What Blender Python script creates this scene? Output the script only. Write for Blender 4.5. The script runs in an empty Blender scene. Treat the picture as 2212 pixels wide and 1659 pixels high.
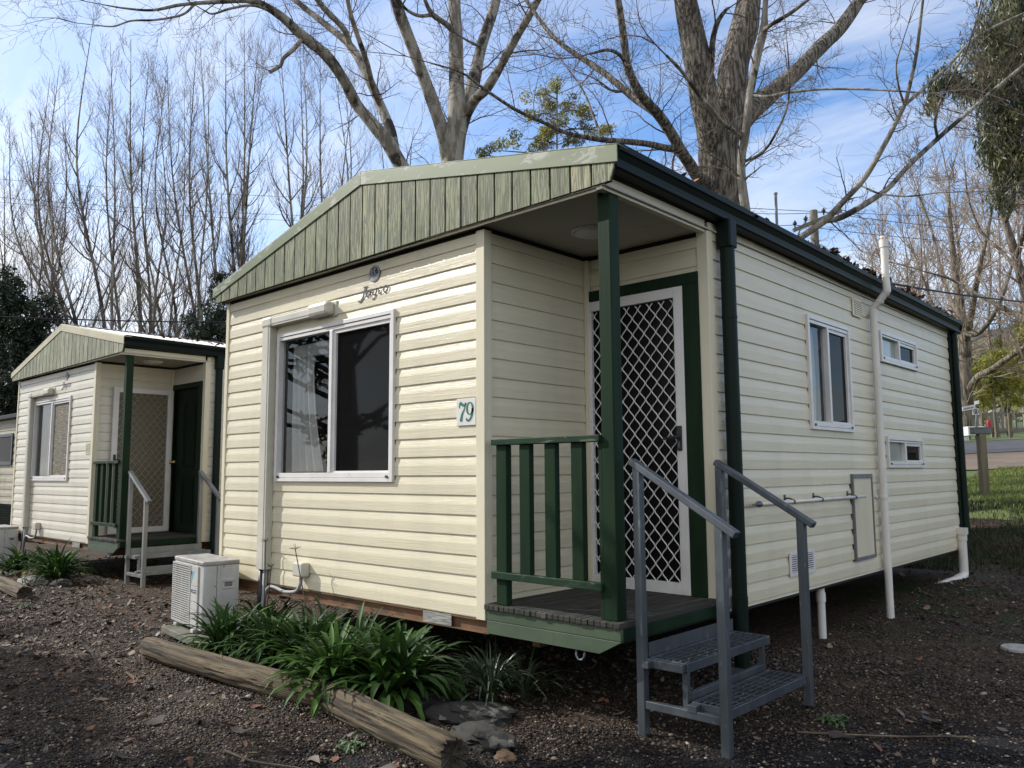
import bpy, bmesh, math, random
import numpy as np
from mathutils import Vector, Matrix, noise as mnoise

# ------------------------------------------------------------------ camera, world, sun
scene = bpy.context.scene
COL = scene.collection
CAM = Vector((6.66790579, -3.50207607, 0.87220799))
FW = Vector((-0.67459697, 0.73015582, 0.10858824))
RT = Vector((0.7340063, 0.67911213, -0.00643938))
UP = Vector((0.07844535, -0.07536046, 0.99406596))
cd = bpy.data.cameras.new('camera'); cd.sensor_width = 36.0; cd.lens = 3017.7357 / 3840 * 36
cd.clip_start = 0.05; cd.clip_end = 3000
cam = bpy.data.objects.new('camera', cd); COL.objects.link(cam)
cam.matrix_world = Matrix(((RT.x, UP.x, -FW.x, CAM.x), (RT.y, UP.y, -FW.y, CAM.y), (RT.z, UP.z, -FW.z, CAM.z), (0, 0, 0, 1)))
scene.camera = cam

SUN = Vector((2.2, 1.0, -1.72)).normalized()          # direction the sunlight travels
sd = bpy.data.lights.new('sun', 'SUN'); sd.energy = 4.0; sd.angle = math.radians(0.5); sd.color = (1.0, 0.965, 0.91)
sun = bpy.data.objects.new('sun', sd); COL.objects.link(sun)
sun.rotation_euler = (-SUN).to_track_quat('Z', 'Y').to_euler(); sun.location = (-20, -10, 20)
SUN_EL = math.asin(-SUN.z); SUN_ROT = math.atan2(-SUN.x, -SUN.y)

world = bpy.data.worlds.new('World'); scene.world = world; world.use_nodes = True
wn, wl = world.node_tree.nodes, world.node_tree.links
wn.clear()
wo = wn.new('ShaderNodeOutputWorld'); wb = wn.new('ShaderNodeBackground'); wb.inputs['Strength'].default_value = 0.15
sky = wn.new('ShaderNodeTexSky'); sky.sky_type = 'NISHITA'; sky.sun_disc = False
sky.sun_elevation = SUN_EL; sky.sun_rotation = SUN_ROT; sky.air_density = 1.0; sky.dust_density = 0.25; sky.ozone_density = 3.0
wtc = wn.new('ShaderNodeTexCoord')
sep = wn.new('ShaderNodeSeparateXYZ'); wl.new(wtc.outputs['Generated'], sep.inputs[0])
def wmath(op, a, b=None):
    n = wn.new('ShaderNodeMath'); n.operation = op
    for i, v in enumerate((a, b)):
        if v is None: continue
        if isinstance(v, (int, float)): n.inputs[i].default_value = v
        else: wl.new(v, n.inputs[i])
    return n.outputs[0]
zz = wmath('ADD', wmath('MAXIMUM', sep.outputs['Z'], 0.0), 0.16)
cmb = wn.new('ShaderNodeCombineXYZ')
wl.new(wmath('DIVIDE', sep.outputs['X'], zz), cmb.inputs[0]); wl.new(wmath('DIVIDE', sep.outputs['Y'], zz), cmb.inputs[1])
mp = wn.new('ShaderNodeMapping'); wl.new(cmb.outputs[0], mp.inputs['Vector'])
mp.inputs['Rotation'].default_value = (0, 0, math.radians(35)); mp.inputs['Scale'].default_value = (0.55, 1.5, 1.0); mp.inputs['Location'].default_value = (0.9, 0.35, 0)
cn = wn.new('ShaderNodeTexNoise'); wl.new(mp.outputs[0], cn.inputs['Vector'])
cn.inputs['Scale'].default_value = 1.1; cn.inputs['Detail'].default_value = 7; cn.inputs['Roughness'].default_value = 0.62; cn.inputs['Distortion'].default_value = 0.5
cr = wn.new('ShaderNodeValToRGB'); wl.new(cn.outputs['Fac'], cr.inputs['Fac'])
cr.color_ramp.elements[0].position = 0.44; cr.color_ramp.elements[0].color = (0.0, 0.0, 0.0, 1)
cr.color_ramp.elements[1].position = 0.74; cr.color_ramp.elements[1].color = (0.85, 0.85, 0.85, 1)
# thin cirrus gathers on the sun's side of the sky and near the horizon
dotn = wn.new('ShaderNodeVectorMath'); dotn.operation = 'DOT_PRODUCT'
wl.new(wtc.outputs['Generated'], dotn.inputs[0]); dotn.inputs[1].default_value = (-SUN.x, -SUN.y, 0.1)
side = wmath('MULTIPLY', wmath('MAXIMUM', wmath('ADD', dotn.outputs['Value'], -0.15), 0.0), 0.75)
hor = wmath('MULTIPLY', wmath('MAXIMUM', wmath('SUBTRACT', 0.34, sep.outputs['Z']), 0.0), 0.75)
# unseen pale cloud sheet added behind the camera to make the shade less blue
dotb = wn.new('ShaderNodeVectorMath'); dotb.operation = 'DOT_PRODUCT'
wl.new(wtc.outputs['Generated'], dotb.inputs[0]); dotb.inputs[1].default_value = (-FW.x, -FW.y, 0.25)
sheet = wmath('MINIMUM', wmath('MULTIPLY', wmath('MAXIMUM', wmath('ADD', dotb.outputs['Value'], 0.10), 0.0), 1.0), 0.50)
fac = wmath('MINIMUM', wmath('ADD', wmath('ADD', wmath('MULTIPLY', cr.outputs['Color'], 0.85), sheet), wmath('ADD', side, hor)), 0.95)
mx = wn.new('ShaderNodeMix'); mx.data_type = 'RGBA'
tn = wn.new('ShaderNodeMix'); tn.data_type = 'RGBA'; tn.blend_type = 'MULTIPLY'; tn.inputs['Factor'].default_value = 1.0
wl.new(sky.outputs['Color'], tn.inputs['A']); tn.inputs['B'].default_value = (0.90, 1.04, 1.18, 1)
wl.new(fac, mx.inputs['Factor']); wl.new(tn.outputs['Result'], mx.inputs['A']); mx.inputs['B'].default_value = (6.1, 6.1, 6.1, 1)
wl.new(mx.outputs['Result'], wb.inputs['Color']); wl.new(wb.outputs[0], wo.inputs['Surface'])

scene.view_settings.view_transform = 'Standard'; scene.view_settings.look = 'None'
scene.view_settings.exposure = 0.40; scene.view_settings.gamma = 1.0; scene.view_settings.use_curve_mapping = False
scene.cycles.max_bounces = 6; scene.cycles.transparent_max_bounces = 12
scene.cycles.caustics_reflective = False; scene.cycles.caustics_refractive = False

# ------------------------------------------------------------------ helpers
rnd = random.Random(7)
def at(px, py, d):
    """a point seen at (px, py) of a 2212 x 1659 picture, d metres in front of the camera"""
    return CAM + (FW + RT * ((px - 1106) / 1738.3) - UP * ((py - 829.5) / 1738.3)) * d
def smooth(a, b, x):
    t = min(1, max(0, (x - a) / (b - a))); return t * t * (3 - 2 * t)
def ground_z(x, y):
    z = -0.46 + 0.06 * smooth(0.0, 2.0, y) * smooth(2.0, 4.0, x) + 0.12 * smooth(4.0, 6.4, y)
    z += 0.72 * smooth(6.7, 9.6, y + 0.02 * x)
    if y > 9.5: z += 0.068 * min(y - 9.5, 120)
    z -= 0.04 * smooth(-4, -8, x) * (1 - smooth(2, 6, y))
    z += 0.014 * mnoise.noise((x * 0.9, y * 0.9, 0.3)) + 0.008 * mnoise.noise((x * 3.1, y * 3.1, 1.7))
    return z

class MB:
    def __init__(self): self.v = []; self.f = []; self.mi = []
    def add(self, vs, fs, m=0):
        n = len(self.v); self.v += [tuple(p) for p in vs]
        for f in fs: self.f.append(tuple(i + n for i in f)); self.mi.append(m)
    def box(self, a, b, m=0):
        x0, y0, z0 = a; x1, y1, z1 = b
        self.add([(x0,y0,z0),(x1,y0,z0),(x1,y1,z0),(x0,y1,z0),(x0,y0,z1),(x1,y0,z1),(x1,y1,z1),(x0,y1,z1)],
                 [(0,3,2,1),(4,5,6,7),(0,1,5,4),(1,2,6,5),(2,3,7,6),(3,0,4,7)], m)
    def fbox(self, F, u0, u1, o0, o1, z0, z1, m=0):
        self.add([F(u0,o0,z0),F(u1,o0,z0),F(u1,o1,z0),F(u0,o1,z0),F(u0,o0,z1),F(u1,o0,z1),F(u1,o1,z1),F(u0,o1,z1)],
                 [(0,3,2,1),(4,5,6,7),(0,1,5,4),(1,2,6,5),(2,3,7,6),(3,0,4,7)], m)
    def bar(self, a, b, w, h, up=(0,0,1), m=0):
        a, b = Vector(a), Vector(b); d = (b - a).normalized(); s = d.cross(Vector(up)).normalized(); t = s.cross(d).normalized()
        vs = []
        for p in (a, b):
            for i, j in ((-1,-1),(1,-1),(1,1),(-1,1)): vs.append(p + s * (i * w / 2) + t * (j * h / 2))
        self.add(vs, [(3,2,1,0),(4,5,6,7),(0,1,5,4),(1,2,6,5),(2,3,7,6),(3,0,4,7)], m)
    def tube(self, pts, rad, n=8, cap=True, m=0):
        pts = [Vector(p) for p in pts]; k = len(pts)
        if not hasattr(rad, '__len__'): rad = [rad] * k
        vs = []; prev = None
        for i, p in enumerate(pts):
            d = (pts[min(i + 1, k - 1)] - pts[max(i - 1, 0)])
            if d.length < 1e-9: d = Vector((0, 0, 1))
            d.normalize()
            if prev is None:
                r = Vector((1, 0, 0)) if abs(d.x) < 0.8 else Vector((0, 1, 0)); s = d.cross(r).normalized()
            else:
                s = prev - d * prev.dot(d)
                s = s.normalized() if s.length > 1e-6 else d.orthogonal().normalized()
            prev = s; t = d.cross(s)
            for j in range(n):
                a = 2 * math.pi * j / n; vs.append(p + (s * math.cos(a) + t * math.sin(a)) * rad[i])
        fs = [(i*n+j, i*n+(j+1)%n, (i+1)*n+(j+1)%n, (i+1)*n+j) for i in range(k-1) for j in range(n)]
        if cap: fs += [tuple(range(n-1, -1, -1)), tuple((k-1)*n + j for j in range(n))]
        self.add(vs, fs, m)
    def prism(self, poly, ext, m=0):
        """poly: list of 3D points in a plane; ext: extrusion vector"""
        n = len(poly); e = Vector(ext); a = [Vector(p) for p in poly]
        self.add(a + [p + e for p in a], [tuple(range(n-1, -1, -1)), tuple(range(n, 2*n))] + [(i, (i+1)%n, n+(i+1)%n, n+i) for i in range(n)], m)
    def build(self, name, mats, parent=None, smooth_=False, recalc=True, bevel=0.0):
        me = bpy.data.meshes.new(name); me.from_pydata(self.v, [], self.f)
        for mt in (mats if isinstance(mats, (list, tuple)) else [mats]): me.materials.append(mt)
        if any(self.mi): me.polygons.foreach_set('material_index', self.mi)
        if recalc:
            bm = bmesh.new(); bm.from_mesh(me); bmesh.ops.recalc_face_normals(bm, faces=bm.faces); bm.to_mesh(me); bm.free()
        if smooth_: me.polygons.foreach_set('use_smooth', [True] * len(me.polygons))
        me.update()
        o = bpy.data.objects.new(name, me); COL.objects.link(o)
        if parent: o.parent = parent
        if bevel:
            b = o.modifiers.new('bevel', 'BEVEL'); b.width = bevel; b.segments = 2; b.limit_method = 'ANGLE'; b.angle_limit = 0.6
        return o
def auto_smooth(o, ang=0.7):
    me = o.data; me.polygons.foreach_set('use_smooth', [True] * len(me.polygons))
    bm = bmesh.new(); bm.from_mesh(me)
    for e in bm.edges:
        if len(e.link_faces) == 2 and e.calc_face_angle(0) > ang: e.smooth = False
    bm.to_mesh(me); bm.free(); return o
def tag(o, label=None, cat=None, group=None, kind=None):
    if label: o['label'] = label
    if cat: o['category'] = cat
    if group: o['group'] = group
    if kind: o['kind'] = kind
    return o
def empty(name, loc, rz=0.0):
    o = bpy.data.objects.new(name, None); COL.objects.link(o); o.location = loc; o.rotation_euler = (0, 0, rz); o.empty_display_size = 0.2
    return o

# ------------------------------------------------------------------ materials
def mat(name, c1, c2=None, rough=0.6, scale=(4, 4, 4), detail=5, lo=0.35, hi=0.65, bump=0.0, bscale=None, bdist=0.01, metal=0.0, spec=0.5, c3=None, s3=None, lo3=0.55, hi3=0.7, rot=None, transl=0.0, rough2=None, distort=0.0, isl=0.0):
    m = bpy.data.materials.new(name); m.use_nodes = True; nt = m.node_tree; N, L = nt.nodes, nt.links
    b = N['Principled BSDF']; b.inputs['Roughness'].default_value = rough; b.inputs['Metallic'].default_value = metal
    b.inputs['Specular IOR Level'].default_value = spec
    tc = N.new('ShaderNodeTexCoord'); src = tc.outputs['Object']
    def nz(sc, det=5, dst=0.0, rough_=0.6):
        mp = N.new('ShaderNodeMapping'); L.new(src, mp.inputs['Vector']); mp.inputs['Scale'].default_value = sc
        if rot: mp.inputs['Rotation'].default_value = rot
        n = N.new('ShaderNodeTexNoise'); L.new(mp.outputs[0], n.inputs['Vector']); n.inputs['Scale'].default_value = 1.0
        n.inputs['Detail'].default_value = det; n.inputs['Roughness'].default_value = rough_; n.inputs['Distortion'].default_value = dst
        return n.outputs['Fac']
    def ramp(f, a, c):
        r = N.new('ShaderNodeMapRange'); L.new(f, r.inputs['Value']); r.inputs['From Min'].default_value = a; r.inputs['From Max'].default_value = c
        return r.outputs['Result']
    def mixc(f, a, c):
        x = N.new('ShaderNodeMix'); x.data_type = 'RGBA'; L.new(f, x.inputs['Factor'])
        for k, v in (('A', a), ('B', c)):
            if isinstance(v, tuple): x.inputs[k].default_value = (*v, 1)
            else: L.new(v, x.inputs[k])
        return x.outputs['Result']
    col = None
    if c2:
        f = ramp(nz(scale, detail, distort), lo, hi); col = mixc(f, c1, c2)
        if rough2 is not None:
            r = N.new('ShaderNodeMapRange'); L.new(f, r.inputs['Value']); r.inputs['To Min'].default_value = rough; r.inputs['To Max'].default_value = rough2
            L.new(r.outputs['Result'], b.inputs['Roughness'])
    if c3:
        col = mixc(ramp(nz(s3 or scale, 6, 0.3), lo3, hi3), col if col is not None else c1, c3)
    if isl:   # each separate board, blade or stone a little lighter or darker than the next
        ge = N.new('ShaderNodeNewGeometry'); mr_ = N.new('ShaderNodeMapRange'); L.new(ge.outputs['Random Per Island'], mr_.inputs['Value']); mr_.inputs['To Min'].default_value = 1 - isl; mr_.inputs['To Max'].default_value = 1 + isl
        hs = N.new('ShaderNodeHueSaturation'); L.new(mr_.outputs['Result'], hs.inputs['Value'])
        if col is not None: L.new(col, hs.inputs['Color'])
        else: hs.inputs['Color'].default_value = (*c1, 1)
        col = hs.outputs['Color']
    if col is not None: L.new(col, b.inputs['Base Color'])
    else: b.inputs['Base Color'].default_value = (*c1, 1)
    if bump:
        bp = N.new('ShaderNodeBump'); bp.inputs['Strength'].default_value = bump; bp.inputs['Distance'].default_value = bdist
        L.new(nz(bscale or scale, 6, distort), bp.inputs['Height']); L.new(bp.outputs[0], b.inputs['Normal'])
    if transl:
        out = N['Material Output']; t = N.new('ShaderNodeBsdfTranslucent'); ms = N.new('ShaderNodeMixShader'); ms.inputs[0].default_value = transl
        if col is not None: L.new(col, t.inputs['Color'])
        else: t.inputs['Color'].default_value = (*c1, 1)
        L.new(b.outputs[0], ms.inputs[1]); L.new(t.outputs[0], ms.inputs[2]); L.new(ms.outputs[0], out.inputs['Surface'])
    return m

def glass_mat(name, tint, rough=0.02, refl=1.0, diffuse=None, dfac=0.0):
    m = bpy.data.materials.new(name); m.use_nodes = True; N, L = m.node_tree.nodes, m.node_tree.links
    N.remove(N['Principled BSDF']); out = N['Material Output']
    t = N.new('ShaderNodeBsdfTransparent'); t.inputs['Color'].default_value = (*tint, 1)
    g = N.new('ShaderNodeBsdfGlossy'); g.inputs['Roughness'].default_value = rough
    fr = N.new('ShaderNodeFresnel'); fr.inputs['IOR'].default_value = 1.52
    mu = N.new('ShaderNodeMath'); mu.operation = 'MULTIPLY'; L.new(fr.outputs[0], mu.inputs[0])
    ge = N.new('ShaderNodeNewGeometry'); m3 = N.new('ShaderNodeMath'); m3.operation = 'MULTIPLY_ADD'; L.new(ge.outputs['Backfacing'], m3.inputs[0]); m3.inputs[1].default_value = -refl; m3.inputs[2].default_value = refl
    L.new(m3.outputs[0], mu.inputs[1])
    base = t.outputs[0]
    if diffuse:
        d = N.new('ShaderNodeBsdfDiffuse'); d.inputs['Color'].default_value = (*diffuse, 1)
        m2 = N.new('ShaderNodeMixShader'); m2.inputs[0].default_value = dfac; L.new(base, m2.inputs[1]); L.new(d.outputs[0], m2.inputs[2]); base = m2.outputs[0]
    ms = N.new('ShaderNodeMixShader'); L.new(mu.outputs[0], ms.inputs[0]); L.new(base, ms.inputs[1]); L.new(g.outputs[0], ms.inputs[2])
    L.new(ms.outputs[0], out.inputs['Surface'])
    return m

M = {}
for nm, c, dirt in (('79', (0.69, 0.632, 0.472), (0.585, 0.535, 0.395)), ('80', (0.66, 0.625, 0.53), (0.54, 0.51, 0.42))):
    M['vinyl_x' + nm] = mat('cream_vinyl_' + nm, c, (c[0]*0.93, c[1]*0.92, c[2]*0.9), 0.36, (2.2, 30, 75), 6, bump=0.55, bscale=(3.0, 30, 130), bdist=0.004, distort=1.2, c3=dirt, s3=(3.2, 3.2, 0.45), lo3=0.48, hi3=0.80, isl=0.03)
    M['vinyl_y' + nm] = mat('cream_vinyl_side_' + nm, c, (c[0]*0.93, c[1]*0.92, c[2]*0.9), 0.36, (30, 2.2, 75), 6, bump=0.5, bscale=(30, 3.0, 130), bdist=0.004, distort=1.2, c3=dirt, s3=(3.2, 3.2, 0.45), lo3=0.48, hi3=0.80, isl=0.03)
M['trim'] = mat('cream_trim', (0.69, 0.635, 0.475), (0.61, 0.56, 0.415), 0.4, (3, 3, 1.5), bump=0.1, bscale=(60, 60, 60), bdist=0.002)
M['white_alu'] = mat('white_aluminium', (0.72, 0.70, 0.68), (0.64, 0.62, 0.60), 0.35, (6, 6, 6), c3=(0.38, 0.38, 0.36), s3=(14, 14, 9), lo3=0.66, hi3=0.8)
M['pvc'] = mat('white_pvc', (0.72, 0.69, 0.64), (0.63, 0.60, 0.55), 0.4, (6, 6, 2), c3=(0.40, 0.40, 0.36), s3=(9, 9, 3), lo3=0.62, hi3=0.82)
M['green_paint'] = mat('dark_green_paint', (0.0075, 0.020, 0.010), (0.014, 0.032, 0.015), 0.55, (8, 8, 1.2), spec=0.10, bump=0.35, bscale=(60, 60, 4), bdist=0.004, c3=(0.06, 0.08, 0.06), s3=(26, 26, 7), lo3=0.70, hi3=0.78)
M['green_rail'] = mat('worn_green_rail_paint', (0.014, 0.032, 0.020), (0.020, 0.044, 0.024), 0.55, (8, 8, 8), spec=0.12, bump=0.4, bscale=(6, 60, 60), bdist=0.004, c3=(0.10, 0.115, 0.085), s3=(9, 36, 36), lo3=0.58, hi3=0.66)
M['green_gutter'] = mat('dark_green_gutter', (0.005, 0.0095, 0.0085), (0.009, 0.015, 0.013), 0.45, (9, 0.6, 9), spec=0.12, c3=(0.05, 0.06, 0.05), s3=(12, 1.5, 12), lo3=0.6, hi3=0.8)
M['green_pipe'] = mat('dark_green_downpipe', (0.006, 0.014, 0.011), (0.010, 0.019, 0.014), 0.45, (6, 6, 1), spec=0.12)
M['green_fascia'] = mat('sage_green_fascia', (0.044, 0.070, 0.040), (0.065, 0.092, 0.055), 0.55, (3, 3, 7), c3=(0.05, 0.06, 0.045), s3=(14, 14, 5), lo3=0.62, hi3=0.78)
M['green_cap'] = mat('sage_green_cap', (0.122, 0.155, 0.078), (0.155, 0.185, 0.098), 0.45, (2.5, 2.5, 6), c3=(0.30, 0.31, 0.25), s3=(6, 6, 16), lo3=0.56, hi3=0.62)
M['glare_cap'] = mat('glare_cap', (0.55, 0.50, 0.33), (0.46, 0.42, 0.28), 0.45, (3, 3, 6))  # sun glare on the green cap painted in as cream
def clad_mat(name, a, b, dark, chalk):
    m = bpy.data.materials.new(name); m.use_nodes = True; N, L = m.node_tree.nodes, m.node_tree.links; bs = N['Principled BSDF']; bs.inputs['Roughness'].default_value = 0.62
    tc = N.new('ShaderNodeTexCoord')
    def nz(sc, det, dst):
        mp = N.new('ShaderNodeMapping'); L.new(tc.outputs['Object'], mp.inputs['Vector']); mp.inputs['Scale'].default_value = sc
        n = N.new('ShaderNodeTexNoise'); L.new(mp.outputs[0], n.inputs['Vector']); n.inputs['Scale'].default_value = 1; n.inputs['Detail'].default_value = det; n.inputs['Distortion'].default_value = dst; return n.outputs['Fac']
    def cram(f, stops):
        r = N.new('ShaderNodeValToRGB'); L.new(f, r.inputs[0]); e = r.color_ramp.elements
        e[0].position, e[0].color = stops[0][0], (*stops[0][1], 1); e[1].position, e[1].color = stops[-1][0], (*stops[-1][1], 1)
        for p, c in stops[1:-1]: x = e.new(p); x.color = (*c, 1)
        return r.outputs[0]
    def mix(f, x, y, bt='MIX'):
        k = N.new('ShaderNodeMix'); k.data_type = 'RGBA'; k.blend_type = bt
        for i, v in (('Factor', f), ('A', x), ('B', y)):
            if hasattr(v, 'links'): L.new(v, k.inputs[i])
            else: k.inputs[i].default_value = (*v, 1) if isinstance(v, tuple) else v
        return k.outputs['Result']
    grain = nz((62, 20, 3.2), 5, 2.4)
    base = mix(cram(nz((1.3, 5, 0.8), 3, 0.4), [(0.35, (0, 0, 0)), (0.65, (1, 1, 1))]), a, b)
    base = mix(cram(nz((9, 9, 3.2), 5, 0.8), [(0.60, (0, 0, 0)), (0.68, (0.55, 0.55, 0.55))]), base, (0.33, 0.25, 0.14))
    base = mix(cram(nz((7, 7, 2.6), 5, 0.8), [(0.30, (0.55, 0.55, 0.55)), (0.38, (0, 0, 0))]), base, (0.13, 0.22, 0.22))
    base = mix(cram(nz((2.0, 6, 1.6), 4, 0.4), [(0.55, (0, 0, 0)), (0.75, (0.6, 0.6, 0.6))]), base, chalk)
    gl = cram(grain, [(0.44, (1, 1, 1)), (0.55, (0, 0, 0))])
    col = mix(gl, base, dark)
    ge = N.new('ShaderNodeNewGeometry'); mr = N.new('ShaderNodeMapRange'); L.new(ge.outputs['Random Per Island'], mr.inputs['Value']); mr.inputs['To Min'].default_value = 0.84; mr.inputs['To Max'].default_value = 1.14
    hs = N.new('ShaderNodeHueSaturation'); L.new(mr.outputs['Result'], hs.inputs['Value']); L.new(col, hs.inputs['Color']); L.new(hs.outputs['Color'], bs.inputs['Base Color'])
    bp = N.new('ShaderNodeBump'); bp.inputs['Strength'].default_value = 0.7; bp.inputs['Distance'].default_value = 0.006; L.new(grain, bp.inputs['Height']); L.new(bp.outputs[0], bs.inputs['Normal'])
    return m
M['clad79'] = clad_mat('weathered_green_boards', (0.235, 0.245, 0.13), (0.165, 0.19, 0.095), (0.055, 0.06, 0.03), (0.33, 0.33, 0.22))
M['clad80'] = clad_mat('weathered_pale_green_boards', (0.40, 0.40, 0.27), (0.31, 0.33, 0.22), (0.13, 0.135, 0.09), (0.5, 0.5, 0.38))
M['groove'] = mat('dark_groove', (0.008, 0.010, 0.008), rough=0.9)
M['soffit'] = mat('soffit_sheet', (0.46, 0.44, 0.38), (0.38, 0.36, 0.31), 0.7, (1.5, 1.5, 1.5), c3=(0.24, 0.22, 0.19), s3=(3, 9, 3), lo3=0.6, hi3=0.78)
M['roof'] = mat('weathered_roof_steel', (0.16, 0.162, 0.16), (0.11, 0.112, 0.11), 0.5, (2, 2, 2), metal=0.3, c3=(0.20, 0.14, 0.09), s3=(2.5, 2.5, 2.5), lo3=0.62, hi3=0.75)
M['deck'] = mat('worn_green_deck', (0.015, 0.019, 0.013), (0.030, 0.026, 0.02), 0.8, (14, 2.2, 14), bump=0.4, bscale=(60, 6, 60), bdist=0.004, c3=(0.07, 0.058, 0.046), s3=(16, 2.2, 16), lo3=0.54, hi3=0.66, isl=0.25)
M['rust'] = mat('rusty_steel_channel', (0.20, 0.10, 0.042), (0.10, 0.055, 0.03), 0.75, (5, 5, 9), bump=0.3, bscale=(40, 40, 40), bdist=0.004, c3=(0.05, 0.035, 0.03), s3=(3, 3, 6), lo3=0.58, hi3=0.72)
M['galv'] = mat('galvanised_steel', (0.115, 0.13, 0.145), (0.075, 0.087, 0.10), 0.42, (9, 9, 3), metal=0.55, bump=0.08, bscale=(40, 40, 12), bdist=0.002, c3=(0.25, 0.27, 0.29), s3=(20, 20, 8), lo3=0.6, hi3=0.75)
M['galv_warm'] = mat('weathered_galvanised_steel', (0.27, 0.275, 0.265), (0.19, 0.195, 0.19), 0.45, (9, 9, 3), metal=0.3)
M['black'] = mat('black_plastic', (0.012, 0.012, 0.013), rough=0.45)
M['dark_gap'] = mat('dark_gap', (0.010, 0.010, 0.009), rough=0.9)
M['interior'] = mat('dim_interior_lining', (0.16, 0.14, 0.11), (0.12, 0.10, 0.08), 0.8, (2, 2, 2))
M['curtain'] = mat('white_curtain', (0.72, 0.71, 0.68), (0.62, 0.61, 0.59), 0.85, (30, 30, 3), transl=0.35)
M['glass'] = glass_mat('window_glass', (0.86, 0.87, 0.87), 0.012, 1.1)
M['frost'] = glass_mat('frosted_glass', (0.55, 0.60, 0.56), 0.08, 1.1, (0.42, 0.47, 0.42), 0.72)
M['screen'] = glass_mat('grey_flyscreen_glass', (0.30, 0.30, 0.30), 0.03, 0.4, (0.014, 0.014, 0.015), 0.5)
M['bamboo'] = mat('bamboo_blind', (0.20, 0.18, 0.13), (0.07, 0.06, 0.045), 0.7, (5, 5, 120), 3, lo=0.42, hi=0.58, c3=(0.40, 0.36, 0.25), s3=(9, 9, 60), lo3=0.58, hi3=0.64)
M['sign_white'] = mat('white_sign_plate', (0.68, 0.67, 0.64), (0.60, 0.59, 0.56), 0.45, (12, 12, 12))
M['sign_green'] = mat('sign_green_ink', (0.012, 0.12, 0.075), (0.02, 0.16, 0.10), 0.5, (40, 40, 40))
M['ink_grey'] = mat('worn_grey_ink', (0.035, 0.036, 0.038), (0.11, 0.11, 0.105), 0.5, (90, 90, 60), lo=0.5, hi=0.62)
M['silver'] = mat('silver_sticker', (0.38, 0.39, 0.42), (0.30, 0.31, 0.33), 0.35, (40, 40, 40))
M['plate'] = mat('grey_data_plate', (0.34, 0.34, 0.31), (0.16, 0.16, 0.15), 0.5, (8, 8, 190), 1, lo=0.45, hi=0.55)
M['brass'] = mat('aged_brass', (0.45, 0.33, 0.13), rough=0.35, metal=0.9)
M['bronze'] = mat('bronze_screen_mesh', (0.36, 0.33, 0.26), (0.30, 0.27, 0.21), 0.5, (9, 9, 9))
M['lattice'] = mat('dark_green_lattice', (0.012, 0.025, 0.020), rough=0.6)
M['blue_frame'] = mat('dark_blue_window_frame', (0.012, 0.016, 0.030), rough=0.4)

# ------------------------------------------------------------------ cabin builder
W, XC, DP, LN, HT, ZD = 4.167, 3.2007, 1.0427, 6.56, 2.405, 0.096
FRONT = lambda u, o, z: (u, -o, z)
SIDE = lambda u, o, z: (W + o, u, z)
PORCH = lambda u, o, z: (XC + o, u, z)
DOORW = lambda u, o, z: (u, DP - o, z)
REAR = lambda u, o, z: (u, LN + o, z)
FARSIDE = lambda u, o, z: (-o, u, z)

def siding(mb, F, u0, u1, z0, z1, holes=(), base=0.004, pitch=0.121):
    us = sorted({u0, u1, *[h[0] for h in holes], *[h[1] for h in holes]})
    for a, b in zip(us[:-1], us[1:]):
        if b - a < 1e-5: continue
        zr = [(z0, z1)]
        for h in holes:
            if h[0] <= a + 1e-6 and h[1] >= b - 1e-6:
                nz = []
                for s, e in zr:
                    if h[2] > s: nz.append((s, min(e, h[2])))
                    if h[3] < e: nz.append((max(s, h[3]), e))
                zr = [q for q in nz if q[1] - q[0] > 1e-4]
        for s, e in zr:
            k = math.floor((s - base) / pitch)
            while base + k * pitch < e:
                zb = base + k * pitch
                prof = [(zb, 0.005), (zb + 0.0012, 0.0132), (zb + 0.004, 0.0142), (zb + 0.064, 0.0140), (zb + 0.073, 0.0130), (zb + 0.112, 0.0066), (zb + pitch, 0.005)]
                clip = []
                for (za, oa), (zc, oc) in zip(prof[:-1], prof[1:]):
                    lo, hi = max(za, s), min(zc, e)
                    if hi <= lo: continue
                    f = lambda z: oa + (oc - oa) * (z - za) / (zc - za)
                    if not clip: clip.append((lo, f(lo)))
                    clip.append((hi, f(hi)))
                if len(clip) > 1:
                    n = len(clip); vs = [F(a, o, z) for z, o in clip] + [F(b, o, z) for z, o in clip]
                    mb.add(vs, [(i, i + 1, n + i + 1, n + i) for i in range(n - 1)])
                k += 1

def ribbon(mb, F, pts, ws, o, m=0):
    """a flat painted stroke in the plane of F: pts (u, z), ws widths"""
    n = len(pts); vs = []
    for i, (u, z) in enumerate(pts):
        du = pts[min(i+1, n-1)][0] - pts[max(i-1, 0)][0]; dz = pts[min(i+1, n-1)][1] - pts[max(i-1, 0)][1]
        l = math.hypot(du, dz) or 1; w = (ws[i] if hasattr(ws, '__len__') else ws) / 2
        vs += [F(u - dz / l * w, o, z + du / l * w), F(u + dz / l * w, o, z - du / l * w)]
    mb.add(vs, [(2*i, 2*i+1, 2*i+3, 2*i+2) for i in range(n - 1)], m)
def curve_pts(ctrl, n=8):
    c = [np.array(p, float) for p in ctrl]; c = [2*c[0]-c[1]] + c + [2*c[-1]-c[-2]]; out = []
    for i in range(1, len(c) - 2):
        for t in np.linspace(0, 1, n, endpoint=False):
            out.append(0.5*((2*c[i])+(-c[i-1]+c[i+1])*t+(2*c[i-1]-5*c[i]+4*c[i+1]-c[i+2])*t*t+(-c[i-1]+3*c[i]-3*c[i+1]+c[i+2])*t**3))
    out.append(c[-2]); return out
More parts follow.
